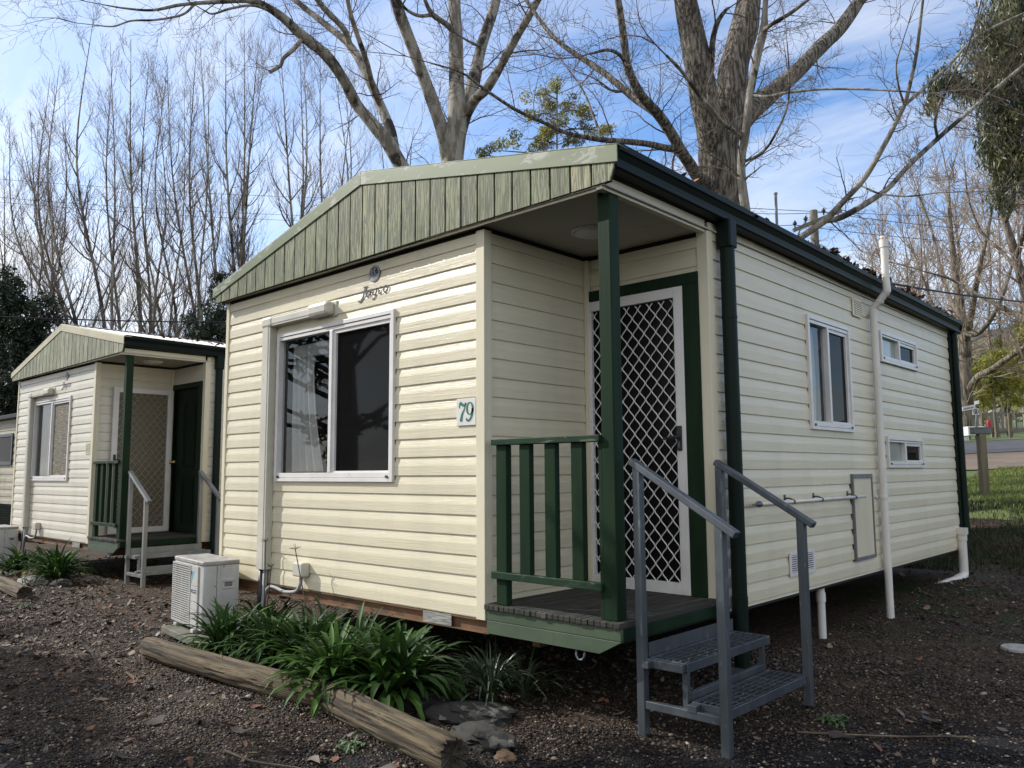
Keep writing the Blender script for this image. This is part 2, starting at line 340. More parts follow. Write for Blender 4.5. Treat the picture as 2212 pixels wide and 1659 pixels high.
def disc(mb, F, cu, cz, ru, rz, o, n=28, m=0):
    mb.add([F(cu, o, cz)] + [F(cu + ru*math.cos(2*math.pi*i/n), o, cz + rz*math.sin(2*math.pi*i/n)) for i in range(n)], [(0, 1+i, 1+(i+1) % n) for i in range(n)], m)
def oval(mb, F, cu, cz, ru, rz, thick, thin, o, a0=0, a1=360, m=0):
    n = 30; P, Wd = [], []
    for i in range(n + 1):
        a = math.radians(a0 + (a1 - a0) * i / n); P.append((cu + ru*math.cos(a), cz + rz*math.sin(a))); Wd.append(thin + (thick - thin) * abs(math.cos(a)))
    ribbon(mb, F, P, Wd, o, m)

def window(parent, F, u0, u1, z0, z1, um, dark_right=True, right_mat=None, left_mat=None, curtain=None, sill=0.066, head=0.06, vinyl=None):
    fr = MB(); st = 0.034
    fr.fbox(F, u0, u0 + st, -0.03, 0.034, z0, z1); fr.fbox(F, u1 - st, u1, -0.03, 0.034, z0, z1)
    fr.fbox(F, u0 + st, u1 - st, -0.03, 0.032, z1 - 0.03, z1); fr.fbox(F, u0 + st, u1 - st, -0.03, 0.026, z1 - head, z1 - 0.034)
    fr.fbox(F, u0 + st, u1 - st, -0.03, 0.034, z0, z0 + 0.026); fr.fbox(F, u0 + st, u1 - st, -0.03, 0.028, z0 + 0.029, z0 + sill)
    fr.fbox(F, um - 0.022, um + 0.014, -0.028, 0.030, z0 + sill, z1 - head)
    # inner sash of the screen side
    a, b, c, d = um + 0.014, u1 - st, z0 + sill, z1 - head
    fr.fbox(F, a, a + 0.03, -0.026, 0.016, c, d); fr.fbox(F, b - 0.03, b, -0.026, 0.016, c, d); fr.fbox(F, a + 0.03, b - 0.03, -0.026, 0.016, d - 0.028, d)
    fr.fbox(F, a + 0.03, b - 0.03, -0.026, 0.016, c, c + 0.012)
    w = fr.build('window', M['white_alu'], parent, bevel=0.002)
    p = MB(); p.fbox(F, u0 + st, um - 0.022, -0.014, -0.010, z0 + sill, z1 - head); p.build('pane', left_mat or M['glass'], w)
    p = MB(); p.fbox(F, a + 0.03, b - 0.03, -0.004, -0.001, c + 0.012, d - 0.028); p.build('flyscreen', right_mat or M['screen'], w)
    for uu in (u0 + 0.045, u1 - 0.07):
        l = MB(); l.fbox(F, uu, uu + 0.026, 0.0345, 0.040, z0 + 0.030, z0 + 0.045); l.build('latch', M['black'], w)
    # dark seal around the opening and its lining
    s = MB()
    for q in ((u0 - 0.006, u0, z0, z1 + 0.006), (u1, u1 + 0.006, z0, z1 + 0.006), (u0, u1, z0 - 0.006, z0)): s.fbox(F, q[0], q[1], -0.03, 0.010, q[2], q[3])
    s.build('seal', M['black'], w)
    return w

def curtain(w, F, u0, u1, z0, z1, o=-0.09, flare=0.0, waves=5, amp=0.02):
    mb = MB(); nu, nz_ = 40, 10; vs = []
    for j in range(nz_ + 1):
        t = j / nz_
        for i in range(nu + 1):
            s = i / nu; u = u0 + s * (u1 - u0 + flare * (1 - t) ** 2)
            vs.append(F(u, o + amp * math.sin(s * waves * 6.283 + 0.6 * math.sin(3 * t)), z0 + t * (z1 - z0)))
    mb.add(vs, [(j*(nu+1)+i, j*(nu+1)+i+1, (j+1)*(nu+1)+i+1, (j+1)*(nu+1)+i) for j in range(nz_) for i in range(nu)])
    return mb.build('curtain', M['curtain'], w, smooth_=True, recalc=False)

def diamond_mesh(mb, F, u0, u1, z0, z1, a=0.046, per=0.112, r=0.0042, o=0.0):
    k = 0; u = u0
    nstep = 8
    while u <= u1 + a * 0.4:
        pts = []; s = 1 if k % 2 else -1
        N = int((z1 - z0) / per * nstep)
        for i in range(N + 1):
            ph = (i / nstep) % 1.0
            tri = 1 - 4 * abs(ph - 0.5)             # -1..1
            tri = max(-0.78, min(0.78, tri)) / 0.78
            uu = u + s * tri * a * 0.46
            pts.append(F(min(max(uu, u0), u1), o, z0 + i * per / nstep))
        mb.tube(pts, r, 4, cap=False)
        u += a; k += 1

def screen_door(parent, F, u0, u1, z0, z1, wire, handle_left=False, o=0.02):
    d = MB(); s = 0.068
    d.fbox(F, u0, u0 + s, o - 0.016, o + 0.016, z0, z1); d.fbox(F, u1 - s, u1, o - 0.016, o + 0.016, z0, z1)
    d.fbox(F, u0 + s, u1 - s, o - 0.016, o + 0.0155, z1 - s, z1); d.fbox(F, u0 + s, u1 - s, o - 0.016, o + 0.0155, z0, z0 + s + 0.004)
    d.fbox(F, u0 + 0.016, u0 + s - 0.014, o + 0.016, o + 0.020, z0 + 0.02, z1 - 0.02); d.fbox(F, u1 - s + 0.014, u1 - 0.016, o + 0.016, o + 0.020, z0 + 0.02, z1 - 0.02)
    door = d.build('screen_door', M['white_alu'], parent, bevel=0.002)
    m = MB(); diamond_mesh(m, F, u0 + s - 0.004, u1 - s + 0.004, z0 + s, z1 - s, o=o + 0.004); auto_smooth(m.build('security_grille', wire, door))
    f = MB(); f.fbox(F, u0 + s, u1 - s, o - 0.012, o - 0.010, z0 + s, z1 - s); f.build('insect_mesh', M['door_mesh'] if wire is M['white_alu'] else M['pale_mesh'], door)
    uh = u0 + s * 0.5 if handle_left else u1 - s * 0.62
    h = MB(); h.fbox(F, uh - 0.016, uh + 0.016, o + 0.0205, o + 0.032, 1.0, 1.158)
    sg = 1 if handle_left else -1
    h.tube([F(uh, o + 0.03, 1.085), F(uh, o + 0.062, 1.085), F(uh + sg * 0.02, o + 0.066, 1.085), F(uh + sg * 0.10, o + 0.06, 1.078)], [0.011, 0.011, 0.011, 0.008], 8)
    h.build('handle', M['black'], door, bevel=0.002)
    k = MB(); k.fbox(F, uh - 0.006, uh + 0.006, o + 0.0325, o + 0.036, 1.02, 1.055); k.build('keyhole', M['galv'], door)
    return door
M['door_mesh'] = glass_mat('black_insect_mesh', (0.10, 0.10, 0.10), 0.3, 0.3, (0.008, 0.008, 0.009), 0.6)
M['pale_mesh'] = glass_mat('pale_insect_mesh', (0.75, 0.73, 0.68), 0.3, 0.2, (0.26, 0.23, 0.17), 0.55)

RX = [(-0.125, 2.511), (2.05, 3.034), (4.30, 2.592)]      # gable outline: left eave, ridge, right eave
def roof_z(x):
    a, b = (RX[0], RX[1]) if x < RX[1][0] else (RX[1], RX[2])
    return a[1] + (b[1] - a[1]) * (x - a[0]) / (b[0] - a[0])

def make_cabin(loc, v, label):
    first = v == '79'
    root = empty('cabin', loc); tag(root, label, 'cabin', None)
    vx, vy = M['vinyl_x' + v], M['vinyl_y' + v]
    cap = M['green_cap'] if first else M['glare_cap']
    win = (0.854, 2.353, 0.809, 2.0015)
    ztop = 2.372
    mb = MB(); siding(mb, FRONT, 0.02, XC - 0.03, 0.0, ztop, [win]); mb.build('front_wall', vx, root, recalc=False)
    mb = MB(); siding(mb, PORCH, 0.03, DP - 0.02, 0.02, ztop); mb.build('porch_wall', vy, root, recalc=False)
    mb = MB(); siding(mb, DOORW, XC + 0.02, W - 0.03, 0.02, ztop, [(3.21, 4.08, 0.02, 2.11)]); mb.build('door_wall', vx, root, recalc=False)
    sw = [(2.5245, 3.395, 1.181, 2.069), (4.1715, 5.2502, 1.8597, 2.1481), (4.2053, 5.2656, 0.8876, 1.1739)]
    mb = MB(); siding(mb, SIDE, DP + 0.03, LN, 0.0, 2.47, sw, 0.02, 0.1227); mb.build('side_wall', vy, root, recalc=False)
    mb = MB(); siding(mb, REAR, 0.0, W, 0.0, 2.42); mb.build('rear_wall', vx, root, recalc=False)
    mb = MB(); siding(mb, FARSIDE, 0.0, LN, 0.0, 2.42); mb.build('far_wall', vy, root, recalc=False)
    # interior lining just behind the cladding (with the same openings)
    def sheet_with_holes(mb, F, u0, u1, z0, z1, holes, o):
        us = sorted({u0, u1, *[h[0] for h in holes], *[h[1] for h in holes]})
        for a, b in zip(us[:-1], us[1:]):
            zr = [(z0, z1)]
            for h in holes:
                if h[0] <= a + 1e-6 and h[1] >= b - 1e-6:
                    zr = [q for s, e in zr for q in ((s, min(e, h[2])), (max(s, h[3]), e)) if q[1] - q[0] > 1e-4]
            for s, e in zr: mb.add([F(a, o, s), F(b, o, s), F(b, o, e), F(a, o, e)], [(0, 1, 2, 3)])
    mb = MB()
    sheet_with_holes(mb, FRONT, 0, XC, 0.02, 2.40, [win], -0.03); sheet_with_holes(mb, SIDE, DP, LN, 0.02, 2.40, sw, -0.03)
    sheet_with_holes(mb, PORCH, 0, DP, 0.02, 2.40, [], -0.03); sheet_with_holes(mb, DOORW, XC, W, 0.02, 2.40, [], -0.06)
    sheet_with_holes(mb, REAR, 0, W, 0.02, 2.40, [], -0.03); sheet_with_holes(mb, FARSIDE, 0, LN, 0.02, 2.40, [], -0.03)
    mb.add([(0, 0.03, 0.03), (XC, 0.03, 0.03), (XC, DP + 0.06, 0.03), (W, DP + 0.06, 0.03), (W, LN, 0.03), (0, LN, 0.03)], [(0, 1, 2, 3, 4, 5)])
    mb.build('interior_lining', M['interior'], root, recalc=False)
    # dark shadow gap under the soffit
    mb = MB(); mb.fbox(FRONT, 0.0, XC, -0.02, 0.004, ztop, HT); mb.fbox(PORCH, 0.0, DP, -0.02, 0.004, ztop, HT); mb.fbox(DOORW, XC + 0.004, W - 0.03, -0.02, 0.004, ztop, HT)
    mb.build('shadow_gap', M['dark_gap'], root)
    # corner trims
    mb = MB(); mb.box((XC - 0.052, -0.022, -0.004), (XC + 0.022, 0.001, ztop + 0.012)); mb.box((XC + 0.001, 0.001, 0.0), (XC + 0.022, 0.046, ztop + 0.012)); mb.build('corner_trim', M['trim'], root, bevel=0.003)
    mb = MB(); mb.box((-0.022, -0.022, -0.004), (0.026, 0.001, ztop + 0.012)); mb.box((-0.022, 0.001, 0.0), (-0.001, 0.046, ztop)); mb.build('corner_trim', M['trim'], root, bevel=0.003)
    mb = MB(); mb.box((W - 0.055, DP - 0.022, 0.0), (W + 0.022, DP + 0.001, 2.40)); mb.box((W + 0.001, DP + 0.001, 0.0), (W + 0.022, DP + 0.05, 2.46)); mb.build('corner_trim', M['trim'], root, bevel=0.003)
    mb = MB(); mb.box((XC + 0.016, DP - 0.05, 0.1), (XC + 0.05, DP - 0.016, ztop)); mb.build('inner_corner_trim', M['trim'], root, bevel=0.003)
    mb = MB(); mb.box((W - 0.02, LN - 0.10, 0.0), (W + 0.035, LN + 0.02, 2.44)); mb.tube([(W + 0.055, LN - 0.02, 0.12), (W + 0.055, LN - 0.02, 2.42)], 0.04, 12); mb.build('rear_downpipe', M['green_pipe'], root, bevel=0.004)
    # soffit and ceiling
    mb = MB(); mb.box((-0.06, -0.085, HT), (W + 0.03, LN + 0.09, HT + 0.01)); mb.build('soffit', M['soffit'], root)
    mb = MB(); mb.box((W - 0.03, -0.083, 2.388), (W + 0.012, DP - 0.024, 2.468)); mb.build('porch_beam', M['trim'], root, bevel=0.002)
    mb = MB(); mb.tube([(3.64, 0.54, HT), (3.64, 0.54, HT - 0.012)], 0.135, 28); lt = auto_smooth(mb.build('ceiling_light', M['white_alu'], root))
    mb = MB()
    ring = [(0.118 * math.cos(a), 0.0) for a in (0,)]
    mb.tube([(3.64, 0.54, HT - 0.012), (3.64, 0.54, HT - 0.026), (3.64, 0.54, HT - 0.036)], [0.118, 0.10, 0.05], 28); mb.build('light_diffuser', M['sign_white'], lt, smooth_=True)
    # gable cladding: boards with dark grooves on a backing
    o = 0.1
    zbl, zbr = 2.386, 2.412
    zb = lambda x: zbl + (zbr - zbl) * (x + 0.09) / (4.34)
    mb = MB(); x = RX[1][0] - 15 * 0.1465 + 0.02
    xs = [-0.085]
    while x < 4.24:
        if x > -0.05: xs.append(x)
        x += 0.1465
    xs.append(4.245)
    rs = random.Random(3)
    for a, b in zip(xs[:-1], xs[1:]):
        a2, b2 = a + 0.006, b - 0.006
        pts = [a2] + ([RX[1][0]] if a2 < RX[1][0] < b2 else []) + [b2]
        poly = [(q, -o, zb(q)) for q in pts] + [(q, -o, roof_z(q) - 0.06) for q in reversed(pts)]
        if b == xs[-1]: poly = [(a2, -o, zb(a2)), (4.243, -o, zb(4.243)), (4.285, -o, roof_z(4.285) - 0.07), (a2, -o, roof_z(a2) - 0.06)]
        mb.prism(poly, (0, 0.008 + rs.random() * 0.003, 0))
    gb = mb.build('gable_cladding', M['clad' + v], root, bevel=0.002)
    mb = MB(); mb.prism([(-0.08, -o + 0.012, zb(0) + 0.002), (4.235, -o + 0.012, zb(4.235) + 0.002), (4.27, -o + 0.012, roof_z(4.27) - 0.08), (RX[1][0], -o + 0.012, RX[1][1] - 0.08), (-0.10, -o + 0.012, roof_z(-0.1) - 0.08)], (0, 0.02, 0)); mb.build('gable_backing', M['groove'], root)
    mb = MB(); mb.box((-0.08, -o + 0.034, 2.39), (W + 0.02, -0.07, 2.405)); mb.build('soffit_trim', M['trim'], root)
    # barge cap along the roof edge
    for nm, (x0, x1) in (('l', (RX[0][0], RX[1][0])), ('r', (RX[1][0], RX[2][0]))):
        mb = MB(); hgt = 0.092
        mb.prism([(x0, -o - 0.008, roof_z(x0) - (hgt if nm == 'r' else 0.075)), (x1, -o - 0.008, roof_z(x1) - hgt), (x1, -o - 0.008, roof_z(x1) + 0.004), (x0, -o - 0.008, roof_z(x0) + 0.004)], (0, 0.006, 0))
        mb.prism([(x0, -o - 0.008, roof_z(x0) + 0.004), (x1, -o - 0.008, roof_z(x1) + 0.004), (x1, -o - 0.008, roof_z(x1) + 0.011), (x0, -o - 0.008, roof_z(x0) + 0.011)], (0, 0.10, 0))
        mb.build('barge_cap', cap, root, bevel=0.003)
    # ribbed steel roof
    mb = MB(); Y0, Y1 = -0.09, 6.66; per = 0.1; ys = [];
    y = Y0
    while y < Y1:
        ys += [(y, 0.0), (y + per * 0.55, 0.0), (y + per * 0.66, 0.022), (y + per * 0.88, 0.022)]; y += per
    ys.append((Y1, 0.0))
    sag = lambda x, y: -0.012 * max(y, 0) * smooth(2.05, 4.3, x)
    for xa, xb in ((-0.10, RX[1][0]), (RX[1][0], 4.235)):
        vs = [(xa, q, roof_z(xa) - 0.012 + h + sag(xa, q)) for q, h in ys] + [(xb, q, roof_z(xb) - 0.012 + h + sag(xb, q)) for q, h in ys]; n = len(ys)
        mb.add(vs, [(i, i + 1, n + i + 1, n + i) for i in range(n - 1)])
    rf = mb.build('roof', M['roof'], root, recalc=False)
    mb = MB(); mb.prism([(RX[1][0] - 0.16, 0, RX[1][1] - 0.02), (RX[1][0], 0, RX[1][1] + 0.022), (RX[1][0] + 0.16, 0, RX[1][1] - 0.016), (RX[1][0], 0, RX[1][1] + 0.016)], (0, 6.66, 0)); mb.build('ridge_cap', M['roof'], rf)
    mb = MB(); mb.prism([(-0.06, 6.60, 2.40), (W + 0.04, 6.60, 2.40), (W + 0.06, 6.60, 2.5), (RX[1][0], 6.60, 2.98), (-0.08, 6.60, 2.5)], (0, 0.02, 0)); mb.build('rear_gable', M['clad' + v], root)
    # gutters both sides: rolled profile
    def gutter(sx, x0, zt, name):
        prof = [(0.0, 0.0), (0.0, -0.128), (0.058, -0.128), (0.068, -0.118), (0.070, -0.098), (0.058, -0.090), (0.062, -0.068), (0.080, -0.038), (0.090, -0.030), (0.092, 0.004), (0.084, 0.008), (0.080, -0.004), (0.082, -0.026), (0.052, -0.07), (0.05, -0.115), (0.008, -0.118), (0.008, 0.0)]
        mb = MB(); A = [(x0 + sx * p, -0.075, zt + q) for p, q in prof]; n = len(A)
        B = [(x, 6.67, z - (0.075 if sx > 0 else 0)) for x, _, z in A]
        mb.add(A + B, [(i, (i+1) % n, n + (i+1) % n, n + i) for i in range(n)] + [tuple(range(n)), tuple(range(2*n-1, n-1, -1))])
        # end stop
        mb.prism([(x0, -0.080, zt + 0.004), (x0, -0.080, zt - 0.128), (x0 + sx * 0.062, -0.080, zt - 0.128), (x0 + sx * 0.09, -0.080, zt - 0.03), (x0 + sx * 0.092, -0.080, zt + 0.004)], (0, 0.004, 0))
        mb.prism([(x0, 6.671, zt - 0.07), (x0, 6.671, zt - 0.205), (x0 + sx * 0.062, 6.671, zt - 0.205), (x0 + sx * 0.09, 6.671, zt - 0.105), (x0 + sx * 0.092, 6.671, zt - 0.07)], (0, 0.004, 0))
        return mb.build(name, M['green_gutter'], root)
    gutter(1, 4.205, 2.612, 'gutter'); gutter(-1, -0.035, 2.53, 'gutter')
    mb = MB(); mb.prism([(W + 0.012, -0.08, 2.468), (4.205, -0.08, 2.484), (4.205, -0.08, 2.60), (W + 0.012, -0.08, 2.60)], (0, 6.74, 0)); mb.build('eaves_board', M['green_gutter'], root)
    # porch post, railing, deck
    mb = MB(); mb.box((4.083, 0.0, ZD), (4.167, 0.085, HT)); mb.build('porch_post', M['green_paint'], root, bevel=0.006)
    mb = MB(); mb.box((4.056, 0.004, ZD), (4.0825, 0.07, 1.03)); mb.build('rail_stud', M['green_paint'], root, bevel=0.003)
    mb = MB(); mb.box((3.275, -0.024, 1.032), (4.0825, 0.062, 1.068)); mb.build('handrail', M['green_rail'], root, bevel=0.004)
    mb = MB(); mb.box((3.275, -0.024, 0.246), (4.0825, -0.004 + 0.0, 0.288)); mb.box((3.384, -0.002, 0.250), (4.055, 0.034, 0.285)); mb.build('bottom_rail', M['green_rail'], root, bevel=0.004)
    mb = MB(); mb.box((3.298, -0.002, ZD), (3.383, 0.045, 1.0315)); mb.build('end_post', M['green_paint'], root, bevel=0.004)
    for u in ((3.488, 3.569), (3.681, 3.762), (3.873, 3.954)):
        mb = MB(); mb.box((u[0], -0.004, 0.2855), (u[1], 0.036, 1.0315)); mb.build('baluster', M['green_paint'], root, bevel=0.004)
    mb = MB(); x = 3.232
    while x < 4.19:
        dy = rnd.uniform(-0.004, 0.004); mb.box((x, -0.040 + dy, 0.066 + rnd.uniform(-.002, .002)), (min(x + 0.0385, 4.202), DP - 0.018, ZD + rnd.uniform(-.0015, .0015))); x += 0.0405
    mb.build('deck', M['deck'], root, bevel=0.004)
    mb = MB(); mb.box((3.245, -0.026, 0.004), (4.202, -0.002, 0.0655)); mb.build('deck_fascia', M['green_fascia'], root, bevel=0.003)
    mb = MB(); mb.prism([(3.245, -0.030, -0.072), (4.067, -0.030, -0.072), (4.202, -0.030, -0.001), (4.202, -0.030, 0.0025), (3.245, -0.030, 0.0025)], (0, 0.03, 0)); mb.build('chassis_rail', M['green_fascia'], root, bevel=0.003)
    mb = MB(); mb.box((4.178, -0.001, 0.0), (4.202, DP - 0.02, 0.0655)); mb.build('deck_fascia', M['green_paint'], root, bevel=0.003)
    mb = MB(); ring = [(4.0 + 0.0, -0.0, 0)];
    mb.tube([(3.90, -0.01, -0.07), (3.90, -0.012, -0.105), (3.915, -0.014, -0.125), (3.94, -0.014, -0.125), (3.955, -0.012, -0.105), (3.955, -0.01, -0.07)], 0.007, 8); mb.build('tie_down_ring', M['galv'], root, smooth_=True)
    # steel chassis, piers
    mb = MB(); mb.box((-0.01, 0.012, -0.082), (3.244, 0.018, -0.002)); mb.box((-0.01, -0.012, -0.010), (3.244, 0.012, -0.002)); mb.box((-0.01, -0.012, -0.082), (3.244, 0.012, -0.076))
    mb.box((0.6, 0.2, -0.16), (0.66, LN - 0.1, -0.02)); mb.box((3.4, 0.2, -0.16), (3.46, LN - 0.1, -0.02)); mb.box((0, LN - 0.06, -0.08), (W, LN, -0.003)); mb.box((-0.0, 0.02, -0.08), (0.05, LN - 0.06, -0.003))
    mb.build('chassis', M['rust'], root)
    mb = MB(); mb.box((0.0, 0.03, -0.02), (W, LN, 0.0)) ; mb.build('underfloor', M['dark_gap'], root)
    for px, py in ((0.63, 1.6), (2.6, 1.9), (0.63, 3.6), (2.6, 3.8), (0.63, 6.0), (2.6, 6.0)):
        mb = MB(); mb.box((px - 0.1, py - 0.1, -0.56), (px + 0.1, py + 0.1, -0.16)); mb.build('pier', M['pier'], root, bevel=0.008)
    mb = MB(); mb.fbox(FRONT, 2.656, 2.922, 0.0125, 0.0145, -0.074, -0.003); mb.build('data_plate', M['plate'], root)
    # front window
    w = window(root, FRONT, *win, 1.609, right_mat=M['screen'] if first else M['bamboo'])
    if first:
        curtain(w, FRONT, 0.93, 1.20, 0.885, 1.90, flare=0.16, waves=4); curtain(w, FRONT, 2.24, 2.40, 0.885, 1.90, waves=2)
        mb = MB(); mb.fbox(FRONT, 0.95, 2.31, -0.12, -0.075, 1.80, 1.90); mb.build('blind_roller', M['curtain'], w)
    else:
        curtain(w, FRONT, 0.92, 1.56, 0.885, 1.93, waves=7)
        curtain(w, FRONT, 1.66, 2.30, 0.885, 1.93, waves=6)
    w1 = window(root, SIDE, *sw[0], 2.93); curtain(w1, SIDE, 2.55, 2.9, 1.25, 2.01, waves=5); curtain(w1, SIDE, 3.25, 3.37, 1.25, 2.01, waves=2)
    window(root, SIDE, *sw[1], 4.70, left_mat=M['frost'], sill=0.06, head=0.05); window(root, SIDE, *sw[2], 4.72, left_mat=M['frost'], sill=0.06, head=0.05)
    # door
    zt = 2.145
    mb = MB(); mb.fbox(DOORW, 3.218, 4.119, -0.02, 0.034, 2.07, zt); mb.fbox(DOORW, 4.006, 4.119, -0.02, 0.034, ZD, 2.07); mb.fbox(DOORW, 3.172 + 0.046, 3.2, -0.02, 0.03, ZD, 2.07)
    mb.build('door_frame', M['green_paint'], root, bevel=0.004)
    d = MB(); d.fbox(DOORW, 3.22, 4.006, -0.05, -0.022, ZD, 2.07)
    if not first:
        for z0, z1 in ((0.2, 0.85), (0.98, 1.9)):
            for a, b in ((3.33, 3.57), (3.65, 3.89)):
                d.fbox(DOORW, a, b, -0.022, -0.016, z0, z1); d.fbox(DOORW, a + 0.03, b - 0.03, -0.016, -0.008, z0 + 0.04, z1 - 0.04)
    door = d.build('door', M['door_green'], root, bevel=0.004)
    if first:
        screen_door(root, DOORW, 3.2, 4.005, 0.098, 2.066, M['white_alu'])
    else:
        mb = MB(); mb.tube([DOORW(3.30, -0.02, 1.06), DOORW(3.30, 0.02, 1.06), DOORW(3.30, 0.03, 1.06), DOORW(3.30, 0.06, 1.06), DOORW(3.30, 0.07, 1.06)], [0.03, 0.028, 0.012, 0.03, 0.018], 14); mb.build('door_knob', M['brass'], door, smooth_=True)
        screen_door(root, PORCH, 0.20, 1.0, 0.11, 2.066, M['bronze'], handle_left=True, o=0.07)
    # pipe duct up the front wall
    mb = MB(); mb.fbox(FRONT, 0.70, 0.818, 0.014, 0.078, 0.115, 2.085); mb.fbox(FRONT, 0.722, 0.796, 0.078, 0.082, 0.115, 2.085); du = mb.build('duct_cover', M['duct'], root, bevel=0.008)
    mb = MB(); mb.fbox(FRONT, 0.692, 0.85, 0.014, 0.088, 2.06, 2.150); mb.build('duct_elbow', M['duct'], du, bevel=0.02)
    mb = MB(); mb.fbox(FRONT, 0.84, 1.39, 0.014, 0.078, 2.068, 2.148); mb.fbox(FRONT, 0.84, 1.39, 0.078, 0.082, 2.084, 2.132); mb.build('duct_arm', M['duct'], du, bevel=0.008)
    mb = MB(); mb.fbox(FRONT, 1.375, 1.64, 0.014, 0.10, 2.056, 2.160); mb.build('duct_outlet', M['duct'], du, bevel=0.028)
    mb = MB(); mb.fbox(FRONT, 1.372, 1.66, 0.010, 0.022, 2.05, 2.166); mb.build('outlet_flange', M['duct'], du, bevel=0.004)
    mb = MB(); mb.tube([(0.735, -0.045, 0.12), (0.735, -0.05, -0.1), (0.72, -0.07, -0.5)], 0.026, 10); mb.build('insulated_pipe', M['black'], du, smooth_=True)
    mb = MB(); mb.tube([(0.785, -0.045, 0.12), (0.785, -0.05, -0.1), (0.79, -0.08, -0.5)], 0.018, 10); mb.build('grey_pipe', M['conduit'], du, smooth_=True)
    mb = MB(); mb.fbox(FRONT, 1.235, 1.365, 0.014, 0.085, 0.10, 0.205); iso = mb.build('isolator_switch', M['duct'], root, bevel=0.012)
    mb = MB(); mb.tube(curve3([(1.30, -0.045, 0.10), (1.295, -0.05, 0.04), (1.24, -0.052, -0.015), (1.1, -0.06, -0.03), (0.95, -0.06, -0.01), (0.87, -0.06, -0.02), (0.82, -0.07, -0.12), (0.81, -0.09, -0.5)], 5), 0.0135, 8); mb.build('conduit', M['conduit'], iso, smooth_=True)
    # number plate
    mb = MB(); mb.fbox(FRONT, 2.980, 3.135, 0.017, 0.021, 1.165, 1.325) if not first else mb.fbox(FRONT, 2.976, 3.147, 0.017, 0.023, 1.162, 1.330)
    sg = mb.build('number_sign', M['sign_white'] if first else M['trim'], root, bevel=0.001)
    t = MB(); oo = 0.0245 if first else 0.0225
    if first:
        S = lambda p: [(2.992 + q[0] * 0.132 / 1.16 + (q[1]) * 0.010, 1.188 + q[1] * 0.118) for q in p]
        ribbon(t, FRONT, S(curve_pts([(0.02, 0.70), (0.06, 0.92), (0.14, 0.96), (0.30, 0.86), (0.44, 0.84), (0.52, 0.98)], 5)), [0.006 + 0.012 * min(1, i / 8) if i < 18 else 0.012 for i in range(26)], oo)
        ribbon(t, FRONT, S(curve_pts([(0.52, 0.98), (0.42, 0.62), (0.28, 0.36), (0.22, 0.0)], 6)), np.linspace(0.004, 0.024, 19), oo)
        oval(t, FRONT, *S([(0.86, 0.66)])[0], 0.0255, 0.037, 0.017, 0.005, oo)
        ribbon(t, FRONT, S(curve_pts([(1.08, 0.66), (1.06, 0.34), (0.94, 0.10), (0.78, 0.02), (0.66, 0.08), (0.66, 0.16)], 6)), np.linspace(0.018, 0.011, 31), oo)
        t.build('digits', M['sign_green'], sg, recalc=False)
    else:
        oval(t, FRONT, 3.025, 1.275, 0.016, 0.026, 0.007, 0.004, oo); oval(t, FRONT, 3.025, 1.215, 0.019, 0.032, 0.008, 0.004, oo); oval(t, FRONT, 3.092, 1.243, 0.020, 0.060, 0.008, 0.004, oo)
        t.build('digits', M['ink_grey'], sg, recalc=False)
    # maker's badge and script on the front wall
    b = MB(); cu, cz = 2.112, 2.292; og = 0.0185
    disc(b, FRONT, cu, cz, 0.066, 0.060, og, m=1); disc(b, FRONT, cu, cz, 0.062, 0.056, og + 0.001, m=0); disc(b, FRONT, cu, cz + 0.002, 0.050, 0.046, og + 0.002, m=1)
    b.add([FRONT(cu + 0.048*math.cos(a), og + 0.003, cz - 0.004 + 0.044*math.sin(a)) for a in np.linspace(math.pi*1.02, math.pi*1.98, 16)] + [FRONT(cu + 0.03, og + 0.003, cz - 0.012), FRONT(cu - 0.02, og + 0.003, cz - 0.016)], [tuple(range(18))], 0)
    ribbon(b, FRONT, curve_pts([(cu + 0.018, cz + 0.030), (cu + 0.006, cz + 0.036), (cu + 0.000, cz + 0.02), (cu + 0.012, cz - 0.002), (cu + 0.006, cz - 0.02)], 6), 0.008, og + 0.003, 0)
    for k in (-0.028, -0.016): ribbon(b, FRONT, curve_pts([(cu + k, cz + 0.030), (cu + k - 0.006, cz + 0.006), (cu + k + 0.012, cz - 0.02)], 6), 0.005, og + 0.003, 0)
    for k in (0.014, 0.024, 0.033): oval(b, FRONT, cu, cz - 0.004, k, k, 0.0025, 0.0025, og + 0.004, 200, 340, m=1)
    b.build('badge', [M['silver'], M['ink_dark']], root, recalc=False)
    fat = lambda mb_, F_, p_, w_, o_: ribbon(mb_, F_, p_, [q * 1.15 for q in w_] if hasattr(w_, '__len__') else w_ * 1.15, o_)
    t = MB(); S = lambda p: [(1.935 + q[0] * 0.156 + q[1] * 0.012, 2.135 + q[1] * 0.076) for q in p]; oo = 0.0182
    fat(t, FRONT, S(curve_pts([(0.42, 1.0), (0.36, 0.5), (0.30, 0.05), (0.18, -0.26), (0.04, -0.30), (-0.04, -0.16)], 6)), list(np.linspace(0.020, 0.017, 20)) + list(np.linspace(0.015, 0.009, 11)), oo)
    fat(t, FRONT, S([(0.24, 1.0), (0.60, 1.0)]), 0.006, oo)
    oval(t, FRONT, *S([(0.66, 0.30)])[0], 0.024, 0.024, 0.016, 0.006, oo); fat(t, FRONT, S([(0.86, 0.66), (0.84, 0.1), (0.92, 0.0)]), [0.012, 0.014, 0.004], oo)
    fat(t, FRONT, S(curve_pts([(1.02, 0.62), (1.04, 0.2), (1.14, 0.02), (1.26, 0.14), (1.30, 0.62)], 5)), 0.010, oo); fat(t, FRONT, S(curve_pts([(1.30, 0.62), (1.27, 0.0), (1.16, -0.34), (1.02, -0.32)], 5)), 0.010, oo)
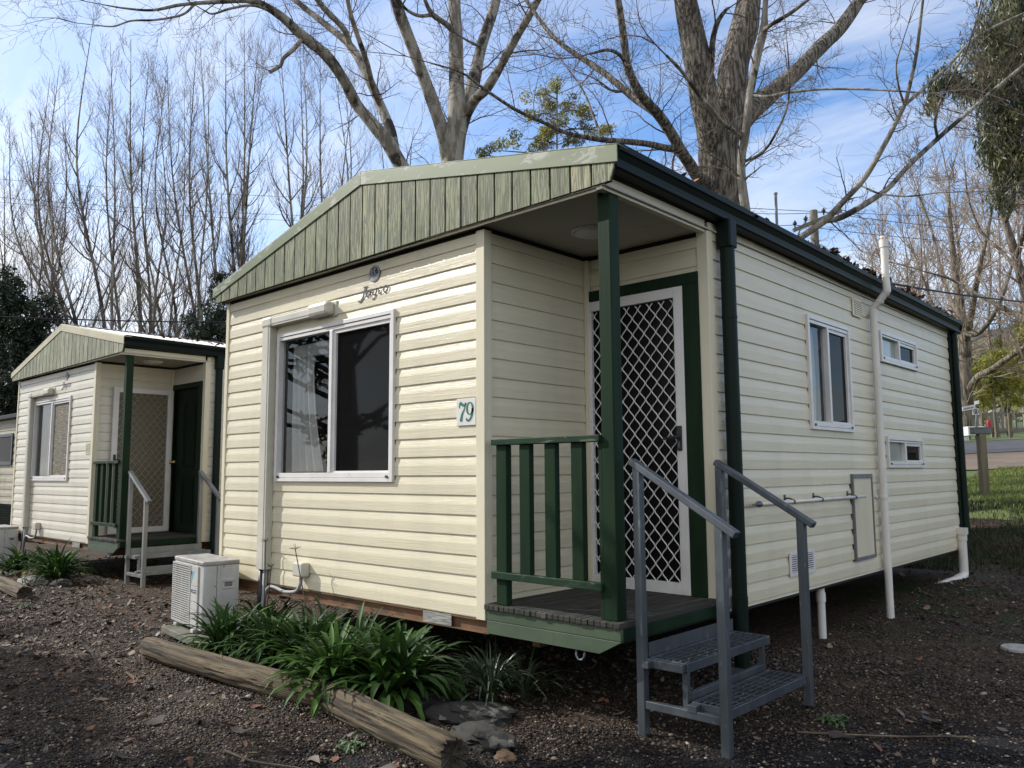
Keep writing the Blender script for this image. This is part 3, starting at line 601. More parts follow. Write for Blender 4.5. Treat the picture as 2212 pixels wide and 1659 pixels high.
    oval(t, FRONT, *S([(1.58, 0.32)])[0], 0.022, 0.025, 0.016, 0.006, oo, 50, 320); oval(t, FRONT, *S([(1.95, 0.32)])[0], 0.022, 0.025, 0.017, 0.007, oo)
    t.build('lettering', M['ink_grey'], root, recalc=False)
    # downpipe by the porch
    mb = MB(); cx, cy = W + 0.075, 1.185
    mb.tube([(cx, cy, -0.42), (cx, cy, 2.30)], 0.047, 16); mb.tube([(cx, cy, 0.10), (cx, cy, 0.0)], 0.050, 16); mb.tube([(cx, cy, 1.86), (cx, cy, 1.84)], 0.0495, 16)
    dpp = auto_smooth(mb.build('downpipe', M['green_pipe'], root))
    mb = MB(); mb.prism([(cx - 0.05, cy - 0.05, 2.30), (cx - 0.05, cy + 0.05, 2.30), (cx - 0.05, cy + 0.05, 2.49), (cx - 0.05, cy - 0.05, 2.49)], (0.1, 0, 0)); mb.build('downpipe_head', M['green_pipe'], dpp, bevel=0.012)
    if first:
        # services on the side wall
        mb = MB(); x0, x1 = W + 0.06, W + 0.19
        mb.tube(curve3([(x0, 3.93, -0.45), (x0, 3.93, 1.0), (x0, 3.92, 2.2), (x0 + 0.004, 3.92, 2.30), (x0 + 0.03, 3.92, 2.335), (x1 - 0.03, 3.915, 2.415), (x1, 3.91, 2.45), (x1, 3.90, 2.55), (x1, 3.90, 2.86)], 6), 0.032, 14)
        vp = auto_smooth(mb.build('vent_pipe', M['pvc'], root))
        mb = MB(); mb.tube([(x1, 3.90, 2.84), (x1, 3.90, 2.91)], 0.038, 14); mb.tube([(x1, 3.90, 2.925), (x1, 3.90, 2.945)], 0.03, 12)
        for a in range(6): mb.tube([(x1 + 0.026*math.cos(a*1.047), 3.90 + 0.026*math.sin(a*1.047), 2.905), (x1 + 0.026*math.cos(a*1.047), 3.90 + 0.026*math.sin(a*1.047), 2.93)], 0.005, 5)
        auto_smooth(mb.build('vent_cowl', M['pvc'], vp))
        for z in (0.62, 2.245):
            mb = MB(); mb.tube([(x0, 3.925, z), (x0, 3.925, z + 0.022)], 0.0355, 14); mb.box((W + 0.012, 3.86, z), (W + 0.022, 3.99, z + 0.022)); auto_smooth(mb.build('pipe_clip', M['pvc'], vp))
        for z in (2.285, 2.365, 2.44):
            mb = MB(); q = {2.285: ((x0, 3.92, 2.27), (x0 + 0.004, 3.92, 2.30)), 2.365: ((x0 + 0.055, 3.918, 2.36), (x0 + 0.075, 3.917, 2.376)), 2.44: ((x1 - 0.002, 3.91, 2.44), (x1, 3.905, 2.47))}[z]
            mb.tube(q, 0.035, 14); auto_smooth(mb.build('pipe_collar', M['pvc'], vp))
        mb = MB(); mb.tube([(W - 0.05, 2.73, -0.45), (W - 0.05, 2.73, 0.0)], 0.03, 14); mb.tube([(W - 0.05, 2.73, -0.13), (W - 0.05, 2.73, -0.06)], 0.036, 14); auto_smooth(mb.build('waste_pipe', M['pvc'], root))
        mb = MB(); ex, ey = W + 0.05, 6.36
        mb.tube(curve3([(ex, ey, 0.17), (ex, ey, -0.18), (ex, ey - 0.01, -0.255), (ex, ey - 0.08, -0.29), (ex - 0.02, ey - 0.28, -0.305), (ex - 0.12, ey - 0.62, -0.35)], 6), 0.046, 14); mb.tube([(ex, ey, 0.10), (ex, ey, 0.165)], 0.053, 14); mb.box((ex - 0.055, ey - 0.06, 0.165), (ex + 0.055, ey + 0.05, 0.235)); mb.tube([(ex - 0.005, ey - 0.13, -0.294), (ex - 0.012, ey - 0.20, -0.30)], 0.053, 14); auto_smooth(mb.build('stormwater_pipe', M['pvc'], root))
        # wall vents
        mb = MB(); mb.fbox(SIDE, 2.044, 2.474, 0.018, 0.026, 0.128, 0.150); mb.fbox(SIDE, 2.044, 2.474, 0.018, 0.026, 0.272, 0.292); mb.fbox(SIDE, 2.044, 2.07, 0.018, 0.026, 0.150, 0.272); mb.fbox(SIDE, 2.448, 2.474, 0.018, 0.026, 0.150, 0.272)
        for k in range(8): mb.fbox(SIDE, 2.07, 2.448, 0.018, 0.025, 0.153 + k * 0.0152, 0.161 + k * 0.0152)
        mb.fbox(SIDE, 2.252, 2.266, 0.018, 0.0255, 0.150, 0.272); vt = mb.build('wall_vent', M['white_alu'], root)
        mb = MB(); mb.fbox(SIDE, 2.06, 2.458, 0.016, 0.0178, 0.145, 0.275); mb.build('vent_backing', M['dark_gap'], vt)
        mb = MB(); mb.fbox(SIDE, 3.52, 3.73, 0.018, 0.028, 2.196, 2.348); vt = mb.build('wall_vent', M['trim'], root, bevel=0.003)
        mb = MB()
        for r in range(8):
            for c in range(3): mb.fbox(SIDE, 3.54 + c * 0.064, 3.592 + c * 0.064, 0.0282, 0.029, 2.212 + r * 0.0165, 2.217 + r * 0.0165)
        mb.build('vent_slots', M['dark_gap'], vt)
        # access hatch
        mb = MB(); h = (3.29, 3.752, 0.127, 0.836)
        mb.fbox(SIDE, h[0], h[0] + 0.022, 0.012, 0.034, h[2], h[3]); mb.fbox(SIDE, h[1] - 0.022, h[1], 0.012, 0.034, h[2], h[3]); mb.fbox(SIDE, h[0] + 0.022, h[1] - 0.022, 0.012, 0.034, h[2], h[2] + 0.03); mb.fbox(SIDE, h[0] + 0.022, h[1] - 0.022, 0.012, 0.036, h[3] - 0.035, h[3]); hf = mb.build('access_hatch', M['hatch_frame'], root, bevel=0.002)
        mb = MB(); mb.fbox(SIDE, h[0] + 0.022, h[1] - 0.022, 0.012, 0.026, h[2] + 0.03, h[3] - 0.035); mb.build('hatch_panel', M['trim'], hf)
        mb = MB(); mb.fbox(SIDE, h[0] - 0.012, h[0], 0.0, 0.012, h[2], h[3]); mb.build('hatch_seal', M['black'], hf)
        # clothes rod
        mb = MB(); mb.tube([SIDE(1.52, 0.075, 0.652), SIDE(3.43, 0.075, 0.652)], 0.0125, 10); rod = mb.build('clothes_rod', M['pvc'], root, smooth_=True)
        mb = MB(); mb.tube([SIDE(1.40, 0.075, 0.652), SIDE(1.46, 0.075, 0.652), SIDE(1.485, 0.075, 0.652), SIDE(1.51, 0.075, 0.652), SIDE(1.53, 0.075, 0.652)], [0.003, 0.010, 0.021, 0.021, 0.012], 10); mb.build('rod_finial', M['galv'], rod, smooth_=True)
        for u in (2.02, 2.52, 3.2):
            mb = MB(); mb.tube([SIDE(u, 0.012, 0.675), SIDE(u, 0.05, 0.675), SIDE(u, 0.075, 0.665)], 0.006, 6); mb.tube([SIDE(u - 0.01, 0.075, 0.652), SIDE(u + 0.01, 0.075, 0.652)], 0.017, 10); mb.fbox(SIDE, u - 0.014, u + 0.014, 0.012, 0.018, 0.64, 0.70); mb.build('rod_bracket', M['galv'], rod)
    return root

def curve3(ctrl, n=6): return [tuple(p) for p in curve_pts(ctrl, n)]
M['concrete'] = mat('concrete', (0.15, 0.14, 0.105), (0.095, 0.09, 0.07), 0.85, (6, 6, 6), bump=0.3, bscale=(50, 50, 50), bdist=0.004, c3=(0.11, 0.13, 0.07), s3=(4, 4, 4), lo3=0.55, hi3=0.7)
M['door_green'] = mat('dark_door_paint', (0.004, 0.0095, 0.006), (0.006, 0.013, 0.008), 0.5, (8, 8, 1.2), spec=0.15)
M['pier'] = mat('shade_dark_pier', (0.035, 0.028, 0.02), (0.02, 0.016, 0.012), 0.9, (9, 9, 2))  # piers coloured near black to deepen the shade under the floor
M['duct'] = mat('cream_duct_plastic', (0.56, 0.54, 0.47), (0.48, 0.46, 0.39), 0.4, (5, 5, 3), c3=(0.33, 0.30, 0.24), s3=(10, 10, 4), lo3=0.62, hi3=0.8)
M['conduit'] = mat('grey_conduit', (0.30, 0.31, 0.32), rough=0.6, spec=0.25)
M['hatch_frame'] = mat('grey_hatch_frame', (0.16, 0.165, 0.17), (0.12, 0.12, 0.12), 0.5, (9, 9, 9))
M['ink_dark'] = mat('dark_ink', (0.018, 0.018, 0.02), rough=0.5)

cabin79 = make_cabin((0, 0, 0), '79', 'nearer cream clad cabin number 79 with a closed white diamond mesh screen door')
cabin80 = make_cabin((-7.841, 0.575, -0.021), '80', 'farther cream clad cabin number 80 with its screen door swung open')

# ------------------------------------------------------------------ third cabin at the far left
M['shade_clad'] = mat('shade_toned_cream_cladding', (0.40, 0.375, 0.29), (0.31, 0.29, 0.22), 0.6, (2, 8, 20), c3=(0.22, 0.20, 0.15), s3=(2, 2, 1), lo3=0.5, hi3=0.75); M['grey_blind'] = mat('grey_blind', (0.20, 0.22, 0.24), rough=0.8)  # cream greyed down: shade on this wall is put into the cladding colour
def side_cabin():
    r = empty('cabin', (-12.58, 2.0, 0.25)); tag(r, 'cream cabin with a dark blue framed window and lattice skirt beside the dark pine', 'cabin')
    F = lambda u, o, z: (u, -o, z)
    mb = MB(); siding(mb, F, -6.0, 0.0, 0.0, 1.84, [(-2.62, -0.53, 0.84, 1.53)], 0.0, 0.16); mb.build('front_wall', M['shade_clad'], r, recalc=False)
    mb = MB(); siding(mb, lambda u, o, z: (o, u, z), 0.0, 3.0, 0.0, 1.84, (), 0.0, 0.16); mb.build('side_wall', M['shade_clad'], r, recalc=False)
    mb = MB(); mb.box((-6, 0.06, -0.72), (-0.04, 0.10, -0.01)); mb.build('skirt_backing', M['dark_gap'], r)
    mb = MB(); mb.box((-6, 0.02, 0.0), (-0.02, 3.0, 0.02)); mb.box((-6, 2.98, 0), (-0.02, 3.0, 1.84)); mb.build('interior_lining', M['interior'], r)
    mb = MB(); mb.box((-6.1, -0.14, 1.84), (0.14, 3.1, 1.93)); mb.build('gutter', M['green_gutter'], r, bevel=0.01)
    mb = MB(); mb.prism([(-6.1, -0.1, 1.931), (-6.1, 3.1, 1.931), (-6.1, 1.5, 2.02)], (6.2, 0, 0)); mb.build('roof', M['roof'], r)
    w = MB()
    for q in ((-2.62, -2.55, 0.84, 1.53), (-0.60, -0.53, 0.84, 1.53), (-2.55, -0.60, 0.84, 0.91), (-2.55, -0.60, 1.46, 1.53)): w.fbox(F, q[0], q[1], -0.04, 0.04, q[2], q[3])
    wf = w.build('window', M['blue_frame'], r, bevel=0.004)
    p = MB(); p.fbox(F, -2.55, -0.60, -0.01, -0.006, 0.91, 1.46); p.build('pane', M['screen'], wf)
    c = MB(); c.fbox(F, -2.45, -0.72, -0.10, -0.09, 0.93, 1.44); c.build('blind', M['grey_blind'], wf)
    l = MB()
    for k in range(64):
        u = -6 + k * 0.1
        l.bar((u, -0.012, -0.70), (u + 0.68, -0.012, -0.02), 0.008, 0.03, (0, 1, 0)); l.bar((u, -0.004, -0.02), (u + 0.68, -0.004, -0.70), 0.008, 0.03, (0, 1, 0))
    l.build('lattice_skirt', M['lattice'], r)
    return r
side_cabin()

# ------------------------------------------------------------------ entry steps
def make_steps(loc, mt, label, closed=False):
    r = empty('entry_steps', loc); tag(r, label, 'steps', 'metal entry steps with handrails')
    YF, YB = 0.05, 1.0; gz = lambda x, y: -0.475 if y < 0.5 else -0.415
    s = 0.045
    for x, y, top in ((4.24, YF, 0.90), (4.705, YF, 0.625), (4.225, YB - s, 0.90), (4.72, YB - s, 0.62)):
        mb = MB(); mb.box((x, y, gz(x, y)), (x + s, y + s, top)); mb.build('leg', mt, r, bevel=0.004)
    for y in (YF + s / 2, YB - s / 2):
        mb = MB(); mb.bar((4.222, y, 0.925), (4.815, y, 0.565), 0.052, 0.036); mb.build('handrail', mt, r, bevel=0.005)
    for y in (YF, YB - s):
        mb = MB(); mb.box((4.24 + s + 0.001, y + 0.004, -0.325), (4.704, y + 0.038, -0.285)); mb.build('brace', mt, r, bevel=0.003)
    for k, (x0, x1, zt) in enumerate(((4.29, 4.512, -0.078), (4.530, 4.742, -0.254))):
        y0, y1 = (YF + 0.006, YB + 0.01) if k == 0 else (YF + s + 0.002, YB - s - 0.002)
        if k == 0: y0, y1 = YF + s + 0.002, YB + 0.012
        f = MB()
        f.box((x0, y0, zt - 0.042), (x1, y0 + 0.006, zt + 0.001)); f.box((x0, y1 - 0.006, zt - 0.042), (x1, y1, zt + 0.001))
        f.box((x1 - 0.007, y0 + 0.006, zt - 0.045), (x1, y1 - 0.006, zt + 0.001)); f.box((x0, y0 + 0.006, zt - 0.045), (x0 + 0.006, y1 - 0.006, zt + 0.001))
        if k == 1:
            f.box((x1 - 0.040, y0 - s, zt - 0.05), (x1 - 0.008, y0, zt - 0.01)); f.box((x0, y0 - s, zt - 0.04), (x0 + 0.05, y0, zt - 0.005)); f.box((x1 - 0.03, y1, zt - 0.05), (x1 - 0.008, y1 + s * 0.9, zt - 0.01))
        else:
            f.box((x0, y0 - s - 0.03, zt - 0.04), (x0 + 0.04, y0, zt - 0.006)); f.box((x0 - 0.05, y0 - s * .8, zt - 0.042), (x1 - 0.01, y0, zt - 0.002))
        tr = f.build('tread', mt, r, bevel=0.002)
        g = MB(); nb = 6
        if closed:
            g.box((x0 + 0.006, y0 + 0.006, zt - 0.02), (x1 - 0.007, y1 - 0.006, zt - 0.002))
        else:
            for i in range(nb):
                x = x0 + 0.02 + i * (x1 - x0 - 0.042) / (nb - 1)
                zs = []; n = int((y1 - y0) / 0.008)
                for j in range(n + 1):
                    yy = y0 + 0.008 + j * (y1 - y0 - 0.016) / n; zs.append((yy, zt + (0.004 if j % 2 else -0.002)))
                a = [(x, yy, zz_) for yy, zz_ in zs]; b_ = [(x, yy, zt - 0.018) for yy, _ in zs]; m_ = len(zs)
                g.add([(px + dx, py, pz) for dx in (0, 0.004) for px, py, pz in a + b_],
                      [(j, j+1, m_+j+1, m_+j) for j in range(m_-1)] + [(2*m_+j, 2*m_+j+1, 3*m_+j+1, 3*m_+j) for j in range(m_-1)] + [(j, j+1, 2*m_+j+1, 2*m_+j) for j in range(m_-1)])
            y = y0 + 0.06
            while y < y1 - 0.02:
                g.tube([(x0 + 0.006, y, zt - 0.006), (x1 - 0.007, y, zt - 0.006)], 0.0038, 5); y += 0.086
        g.build('grating', mt, tr, recalc=False)
    mb = MB(); mb.box((4.284, YF + s + 0.002, -0.075), (4.289, YB - 0.002, -0.005)); mb.build('toe_plate', mt, r)
    for y in (YF + s + 0.004, YB - s - 0.03):
        mb = MB(); mb.box((4.478, y, -0.295), (4.508, y + 0.028, -0.125)); mb.build('riser_strut', mt, r, bevel=0.002)
    mb = MB(); mb.box((4.484, YF + s + 0.034, -0.262), (4.512, YB - s - 0.032, -0.222)); mb.build('riser_bar', mt, r, bevel=0.002)
    return r
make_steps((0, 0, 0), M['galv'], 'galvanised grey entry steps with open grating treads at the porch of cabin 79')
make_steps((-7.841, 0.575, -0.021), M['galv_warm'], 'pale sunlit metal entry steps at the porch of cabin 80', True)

# ------------------------------------------------------------------ air conditioner units
M['ac_white'] = mat('aged_white_enamel', (0.50, 0.495, 0.475), (0.42, 0.415, 0.395), 0.42, (5, 5, 5), c3=(0.34, 0.33, 0.31), s3=(12, 12, 7), lo3=0.60, hi3=0.78)
M['ac_top'] = mat('dirty_grey_lid', (0.33, 0.32, 0.30), (0.22, 0.205, 0.19), 0.6, (9, 9, 9), c3=(0.44, 0.43, 0.40), s3=(22, 14, 9), lo3=0.56, hi3=0.68, lo=0.4, hi=0.6)
M['teal'] = mat('teal_label', (0.02, 0.20, 0.20), rough=0.4); M['navy'] = mat('navy_label', (0.03, 0.045, 0.09), rough=0.4); M['sky_label'] = mat('pale_blue_label', (0.17, 0.36, 0.48), rough=0.4)
def make_ac(loc, rz, label, group):
    r = empty('air_conditioner', loc, rz); tag(r, label, 'air conditioner', group)
    w, d, h = 0.70, 0.285, 0.565
    mb = MB()
    # cabinet with a rounded plan at the front corners
    pl = [(0, d), (0, 0.02), (0.012, 0.004), (0.03, 0)] + [(w - 0.05, 0), (w - 0.02, 0.008), (w - 0.004, 0.03), (w, 0.06), (w, d)]
    mb.prism([(x, y, 0.03) for x, y in pl], (0, 0, h - 0.065)); auto_smooth(mb.build('casing', M['ac_white'], r, bevel=0.003))
    mb = MB(); mb.prism([(x + (0.004 if x > w / 2 else -0.004), y + (0.004 if y > 0.1 else -0.006), h - 0.034) for x, y in pl], (0, 0, 0.034)); auto_smooth(mb.build('lid', M['ac_top'], r, bevel=0.008))
    mb = MB(); mb.box((0.03, -0.003, 0.055), (0.435, -0.001, h - 0.05)); gb = mb.build('grille_recess', M['black'], r)
    g = MB(); n = 27
    for i in range(n):
        z = 0.058 + i * (h - 0.112) / (n - 1); g.box((0.022, -0.016, z - 0.0037), (0.442, -0.004, z + 0.0037))
    g.box((0.012, -0.016, 0.046), (0.022, -0.001, h - 0.044)); g.box((0.442, -0.018, 0.046), (0.452, -0.001, h - 0.044)); g.box((0.022, -0.016, 0.044), (0.442, -0.001, 0.0525)); g.box((0.022, -0.016, h - 0.052), (0.442, -0.001, h - 0.043))
    for x in (0.065, 0.23, 0.40): g.box((x, -0.0125, 0.055), (x + 0.004, -0.005, h - 0.055))
    g.build('grille', M['ac_white'], r)
    f = MB()
    for z0, z1 in ((0.046, 0.118), (0.121, 0.178), (0.181, 0.238), (0.241, 0.300), (0.303, 0.362), (0.365, h - 0.044)): f.box((0.4545, -0.013, z0), (0.61, -0.001, z1))
    f.build('front_panel', M['ac_white'], r, bevel=0.002)
    b = MB(); F = lambda u, o, z: (u, -o, z)
    b.fbox(F, 0.466, 0.498, 0.0132, 0.0142, 0.312, 0.336, 0); b.fbox(F, 0.4985, 0.585, 0.0132, 0.0142, 0.312, 0.336, 1)
    b.add([F(0.462, 0.0142, 0.478), F(0.492, 0.0142, 0.478), F(0.462, 0.0142, 0.435)], [(0, 1, 2)], 1); b.add([F(0.494, 0.0142, 0.478), F(0.535, 0.0142, 0.478), F(0.462, 0.0142, 0.375), F(0.462, 0.0142, 0.433)], [(0, 1, 2, 3)], 2)
    for i in range(8): b.fbox(F, 0.508 + i * 0.009, 0.514 + i * 0.009, 0.0143, 0.0146, 0.320, 0.328 + (0.003 if i in (0,) else 0), 3)
    b.build('badge', [M['teal'], M['navy'], M['sky_label'], M['sign_white']], r)
    S = lambda u, o, z: (w + o, u, z)
    s = MB(); s.fbox(S, 0.105, 0.108, 0.0, 0.0012, 0.04, h - 0.035); s.build('seam', M['groove'], r)
    s = MB(); s.fbox(S, 0.135, 0.262, 0.0, 0.005, 0.07, h - 0.06); cv = s.build('valve_cover', M['ac_white'], r, bevel=0.004)
    s = MB(); s.fbox(S, 0.152, 0.246, 0.0051, 0.013, 0.40, 0.425); s.fbox(S, 0.152, 0.246, 0.0051, 0.010, 0.345, 0.358); s.fbox(S, 0.16, 0.24, 0.0051, 0.014, 0.10, 0.115); s.build('grip', M['ac_white'], cv, bevel=0.003)
    s = MB(); s.fbox(S, 0.168, 0.230, 0.0052, 0.006, 0.362, 0.396); s.build('grip_recess', M['hatch_frame'], cv)
    s = MB()
    for u, z in ((0.092, 0.37), (0.16, h - 0.045), (0.09, 0.12)): s.tube([S(u, 0.0, z), S(u, 0.004, z)], 0.005, 8)
    s.build('screw', M['black'], r)
    for x in (0.09, 0.5):
        mb = MB(); mb.box((x, -0.02, 0.0), (x + 0.06, d + 0.02, 0.029)); mb.build('foot', M['ac_white'], r, bevel=0.003)
    return r
make_ac((-0.185, -0.335, -0.383), math.radians(-7), 'white outdoor air conditioner unit on a concrete slab beside the strappy plants', 'outdoor air conditioner units')
make_ac((-8.02, 0.245, -0.47), math.radians(-1), 'white air conditioner unit cut by the picture edge in front of cabin 80', 'outdoor air conditioner units')
mb = MB(); mb.box((-0.50, -0.13, 0), (0.50, 0.13, 0.052)); sl = mb.build('concrete_slab', M['concrete'], None, bevel=0.008)
sl.location = (0.36, -0.375, -0.434); sl.rotation_euler = (0, 0, math.radians(-7)); tag(sl, 'mossy concrete slab under the white air conditioner', 'slab')
for i, (x, y) in enumerate(((-0.05, -0.30), (0.74, -0.42))):
    mb = MB(); mb.box((x - 0.05, y - 0.13, -0.50), (x + 0.05, y + 0.13, -0.4345)); b_ = mb.build('timber_block', M['concrete'], None, bevel=0.006)
    tag(b_, ('dark block under the open end of the concrete slab', 'block under the planted end of the concrete slab')[i], 'block', 'blocks under the slab')

# ------------------------------------------------------------------ logs
M['log'] = mat('weathered_log_timber', (0.155, 0.117, 0.064), (0.045, 0.033, 0.020), 0.88, (1.3, 34, 34), lo=0.38, hi=0.62, bump=1.0, bscale=(2.0, 60, 60), bdist=0.025, c3=(0.015, 0.012, 0.008), s3=(1.3, 42, 42), lo3=0.56, hi3=0.62)
M['log_end'] = mat('dark_rotten_end_grain', (0.035, 0.028, 0.020), (0.07, 0.055, 0.04), 0.95, (30, 30, 30), bump=0.9, bscale=(25, 25, 25), bdist=0.02)
def make_log(a, b, r, label, seed, bow=0.0, jag=0.02):
    a, b = Vector(a), Vector(b); o = empty('log', a, math.atan2(b.y - a.y, b.x - a.x)); L_ = (b - a).length
    tag(o, label, 'log', 'treated pine edging logs'); rs = random.Random(seed)
    n, m = 44, 60; vs = []; fs = []
    for i in range(m + 1):
        t = i / m
        for j in range(n):
            an = 2 * math.pi * j / n
            rr = r * (1 + 0.09 * mnoise.noise((t * 3 + seed, math.cos(an) * 1.2, math.sin(an) * 1.2)) + 0.05 * mnoise.noise((t * 1.5, math.cos(an) * 5 + seed, math.sin(an) * 5)))
            crack = max(0, 0.55 - abs(mnoise.noise((t * 2.0 + seed * 3, math.cos(an) * 3.0, math.sin(an) * 3.0)) * 4)) * 0.024
            rr -= crack
            x = t * L_
            if i == m: x += jag * mnoise.noise((j * 0.9, seed, 0.2)); rr *= 0.96
            if i == 0: x -= jag * 0.3 * mnoise.noise((j * 0.7, seed, 5.2)); rr *= 0.94
            vs.append((x, rr * math.cos(an) + bow * math.sin(math.pi * t), rr * math.sin(an)))
    for i in range(m):
        for j in range(n): fs.append((i*n+j, i*n+(j+1) % n, (i+1)*n+(j+1) % n, (i+1)*n+j))
    mb = MB(); mb.add(vs, fs); auto_smooth(mb.build('log_body', M['log'], o), 0.9)
    for side, i in (('end_grain', m), ('end_grain', 0)):
        e = MB(); ring = [vs[i*n+j] for j in range(n)]; cx = sum(p[0] for p in ring) / n; inn = -0.02 if i else 0.008
        mid = [(cx + inn * rs.uniform(0.5, 1.6), bow*0 + (p[1]) * 0.55, p[2] * 0.55) for p in ring]
        e.add(ring + mid + [(cx + inn * 1.5, 0, 0)], [(j, (j+1) % n, n+(j+1) % n, n+j) for j in range(n)] + [(n+j, n+(j+1) % n, 2*n) for j in range(n)]); e.build(side, M['log_end'], o)
    return o
make_log((0.56, -0.855, -0.386), (2.66, -0.735, -0.388), 0.076, 'long weathered log edging the plant bed in front of the air conditioner', 2, -0.03)
make_log((2.70, -0.745, -0.388), (3.93, -0.93, -0.385), 0.083, 'short split log with a rotten dark end nearest the camera', 5, 0.0, 0.05)
make_log((-5.3, -0.42, -0.40), (-3.22, -0.56, -0.42), 0.085, 'sunlit log edging the garden bed of cabin 80', 9, 0.0)

# ------------------------------------------------------------------ rocks
M['rock'] = mat('lichen_grey_rock', (0.030, 0.028, 0.024), (0.016, 0.015, 0.013), 0.85, (6, 6, 6), bump=0.8, bscale=(14, 14, 14), bdist=0.02, c3=(0.12, 0.115, 0.095), s3=(9, 9, 9), lo3=0.60, hi3=0.66)
M['rock_pale'] = mat('pale_grey_rock', (0.34, 0.33, 0.30), (0.22, 0.21, 0.19), 0.8, (7, 7, 7), bump=0.7, bscale=(14, 14, 14), bdist=0.02, c3=(0.12, 0.10, 0.08), s3=(8, 8, 8), lo3=0.56, hi3=0.68)
M['clay'] = mat('reddish_brown_stone', (0.22, 0.13, 0.07), (0.13, 0.08, 0.05), 0.85, (8, 8, 8), bump=0.7, bscale=(20, 20, 20), bdist=0.02)
def make_rock(x, y, s, seed, m, label, rz=0.0, sink=0.3):
    bm = bmesh.new(); bmesh.ops.create_icosphere(bm, subdivisions=4, radius=1)
    for v in bm.verts:
        p = v.co.copy(); d = 0.30 * mnoise.noise(p * 1.1 + Vector((seed, 0, 0))) + 0.14 * mnoise.noise(p * 2.6 + Vector((0, seed, 0))) + 0.06 * mnoise.noise(p * 6 + Vector((0, 0, seed)))
        f = 1 + d; f = round(f * 6) / 6 * 0.8 + f * 0.2
        v.co = Vector((p.x * f * s[0], p.y * f * s[1], p.z * f * s[2]))
    me = bpy.data.meshes.new('rock'); bm.to_mesh(me); bm.free(); me.materials.append(m)
    o = bpy.data.objects.new('rock', me); COL.objects.link(o); o.location = (x, y, ground_z(x, y) + s[2] * (1 - sink) * 0.5); o.rotation_euler = (0, 0, rz); auto_smooth(o, 0.5)
    return tag(o, label, 'rock')
make_rock(3.40, -0.34, (0.25, 0.15, 0.06), 1.3, M['rock'], 'flat layered grey rock behind the rotten end of the log', 0.5)
make_rock(3.74, -0.56, (0.20, 0.11, 0.06), 4.1, M['rock'], 'mossy grey rock touching the rotten end of the log', -0.2)
make_rock(3.02, -0.38, (0.16, 0.12, 0.07), 7.7, M['rock'], 'small dark rock under the strappy leaves by the short log', 0.9)
make_rock(3.98, -0.66, (0.055, 0.04, 0.03), 2.2, M['clay'], 'small brown stone beside the rotten end of the log', 0.3)
make_rock(-4.95, 0.02, (0.13, 0.10, 0.10), 3.3, M['clay'], 'reddish brown stone in front of the plants of cabin 80', 0.3)
make_rock(-4.5, -0.10, (0.22, 0.12, 0.08), 6.1, M['rock_pale'], 'pale broken rock at the foot of the plants of cabin 80', 0.2)
make_rock(-4.0, 0.05, (0.14, 0.10, 0.06), 8.4, M['rock'], 'dark low rock between the pale rock and the pale entry steps', 0.6)

# ------------------------------------------------------------------ strappy plants
M['strap'] = mat('dark_green_strap_leaf', (0.020, 0.050, 0.012), (0.038, 0.080, 0.018), 0.55, (5, 5, 5), spec=0.2, c3=(0.12, 0.11, 0.035), s3=(11, 11, 11), lo3=0.66, hi3=0.76, transl=0.18, isl=0.38)
M['strap_bright'] = mat('fresh_green_strap_leaf', (0.042, 0.10, 0.016), (0.07, 0.14, 0.026), 0.55, (5, 5, 5), spec=0.2, transl=0.22, isl=0.3)
M['dead_leaf'] = mat('dry_brown_leaf', (0.19, 0.13, 0.08), (0.10, 0.07, 0.045), 0.8, (12, 12, 12), isl=0.3)
M['stalk'] = mat('dry_flower_stalk', (0.09, 0.07, 0.045), rough=0.8)
def strap(mb, base, az, lean, L_, w, rs, droop=1.0, m=0):
    """one arching leaf: two strips meeting in a shallow keel"""
    n = 7; p = Vector(base); el = math.pi / 2 - lean; vs = []; tw = rs.uniform(-0.5, 0.5)
    side = Vector((-math.sin(az + tw), math.cos(az + tw), 0))
    for i in range(n + 1):
        t = i / n
        ww = w * (0.62 + 0.55 * math.sin(math.pi * min(1, t * 0.75 + 0.12))) * (1 - max(0, (t - 0.72) / 0.28) ** 2) * 0.5 + 0.0008
        up = Vector((-math.cos(az) * math.sin(el), -math.sin(az) * math.sin(el), math.cos(el)))
        vs += [p + side * ww + up * ww * 0.45, p, p - side * ww + up * ww * 0.45]
        p = p + Vector((math.cos(az) * math.cos(el), math.sin(az) * math.cos(el), math.sin(el))) * (L_ / n)
        el -= droop * (0.12 + 0.32 * t) * rs.uniform(0.7, 1.3)
    mb.add(vs, [(3*i+k, 3*i+k+1, 3*i+k+4, 3*i+k+3) for i in range(n) for k in (0, 1)], m)
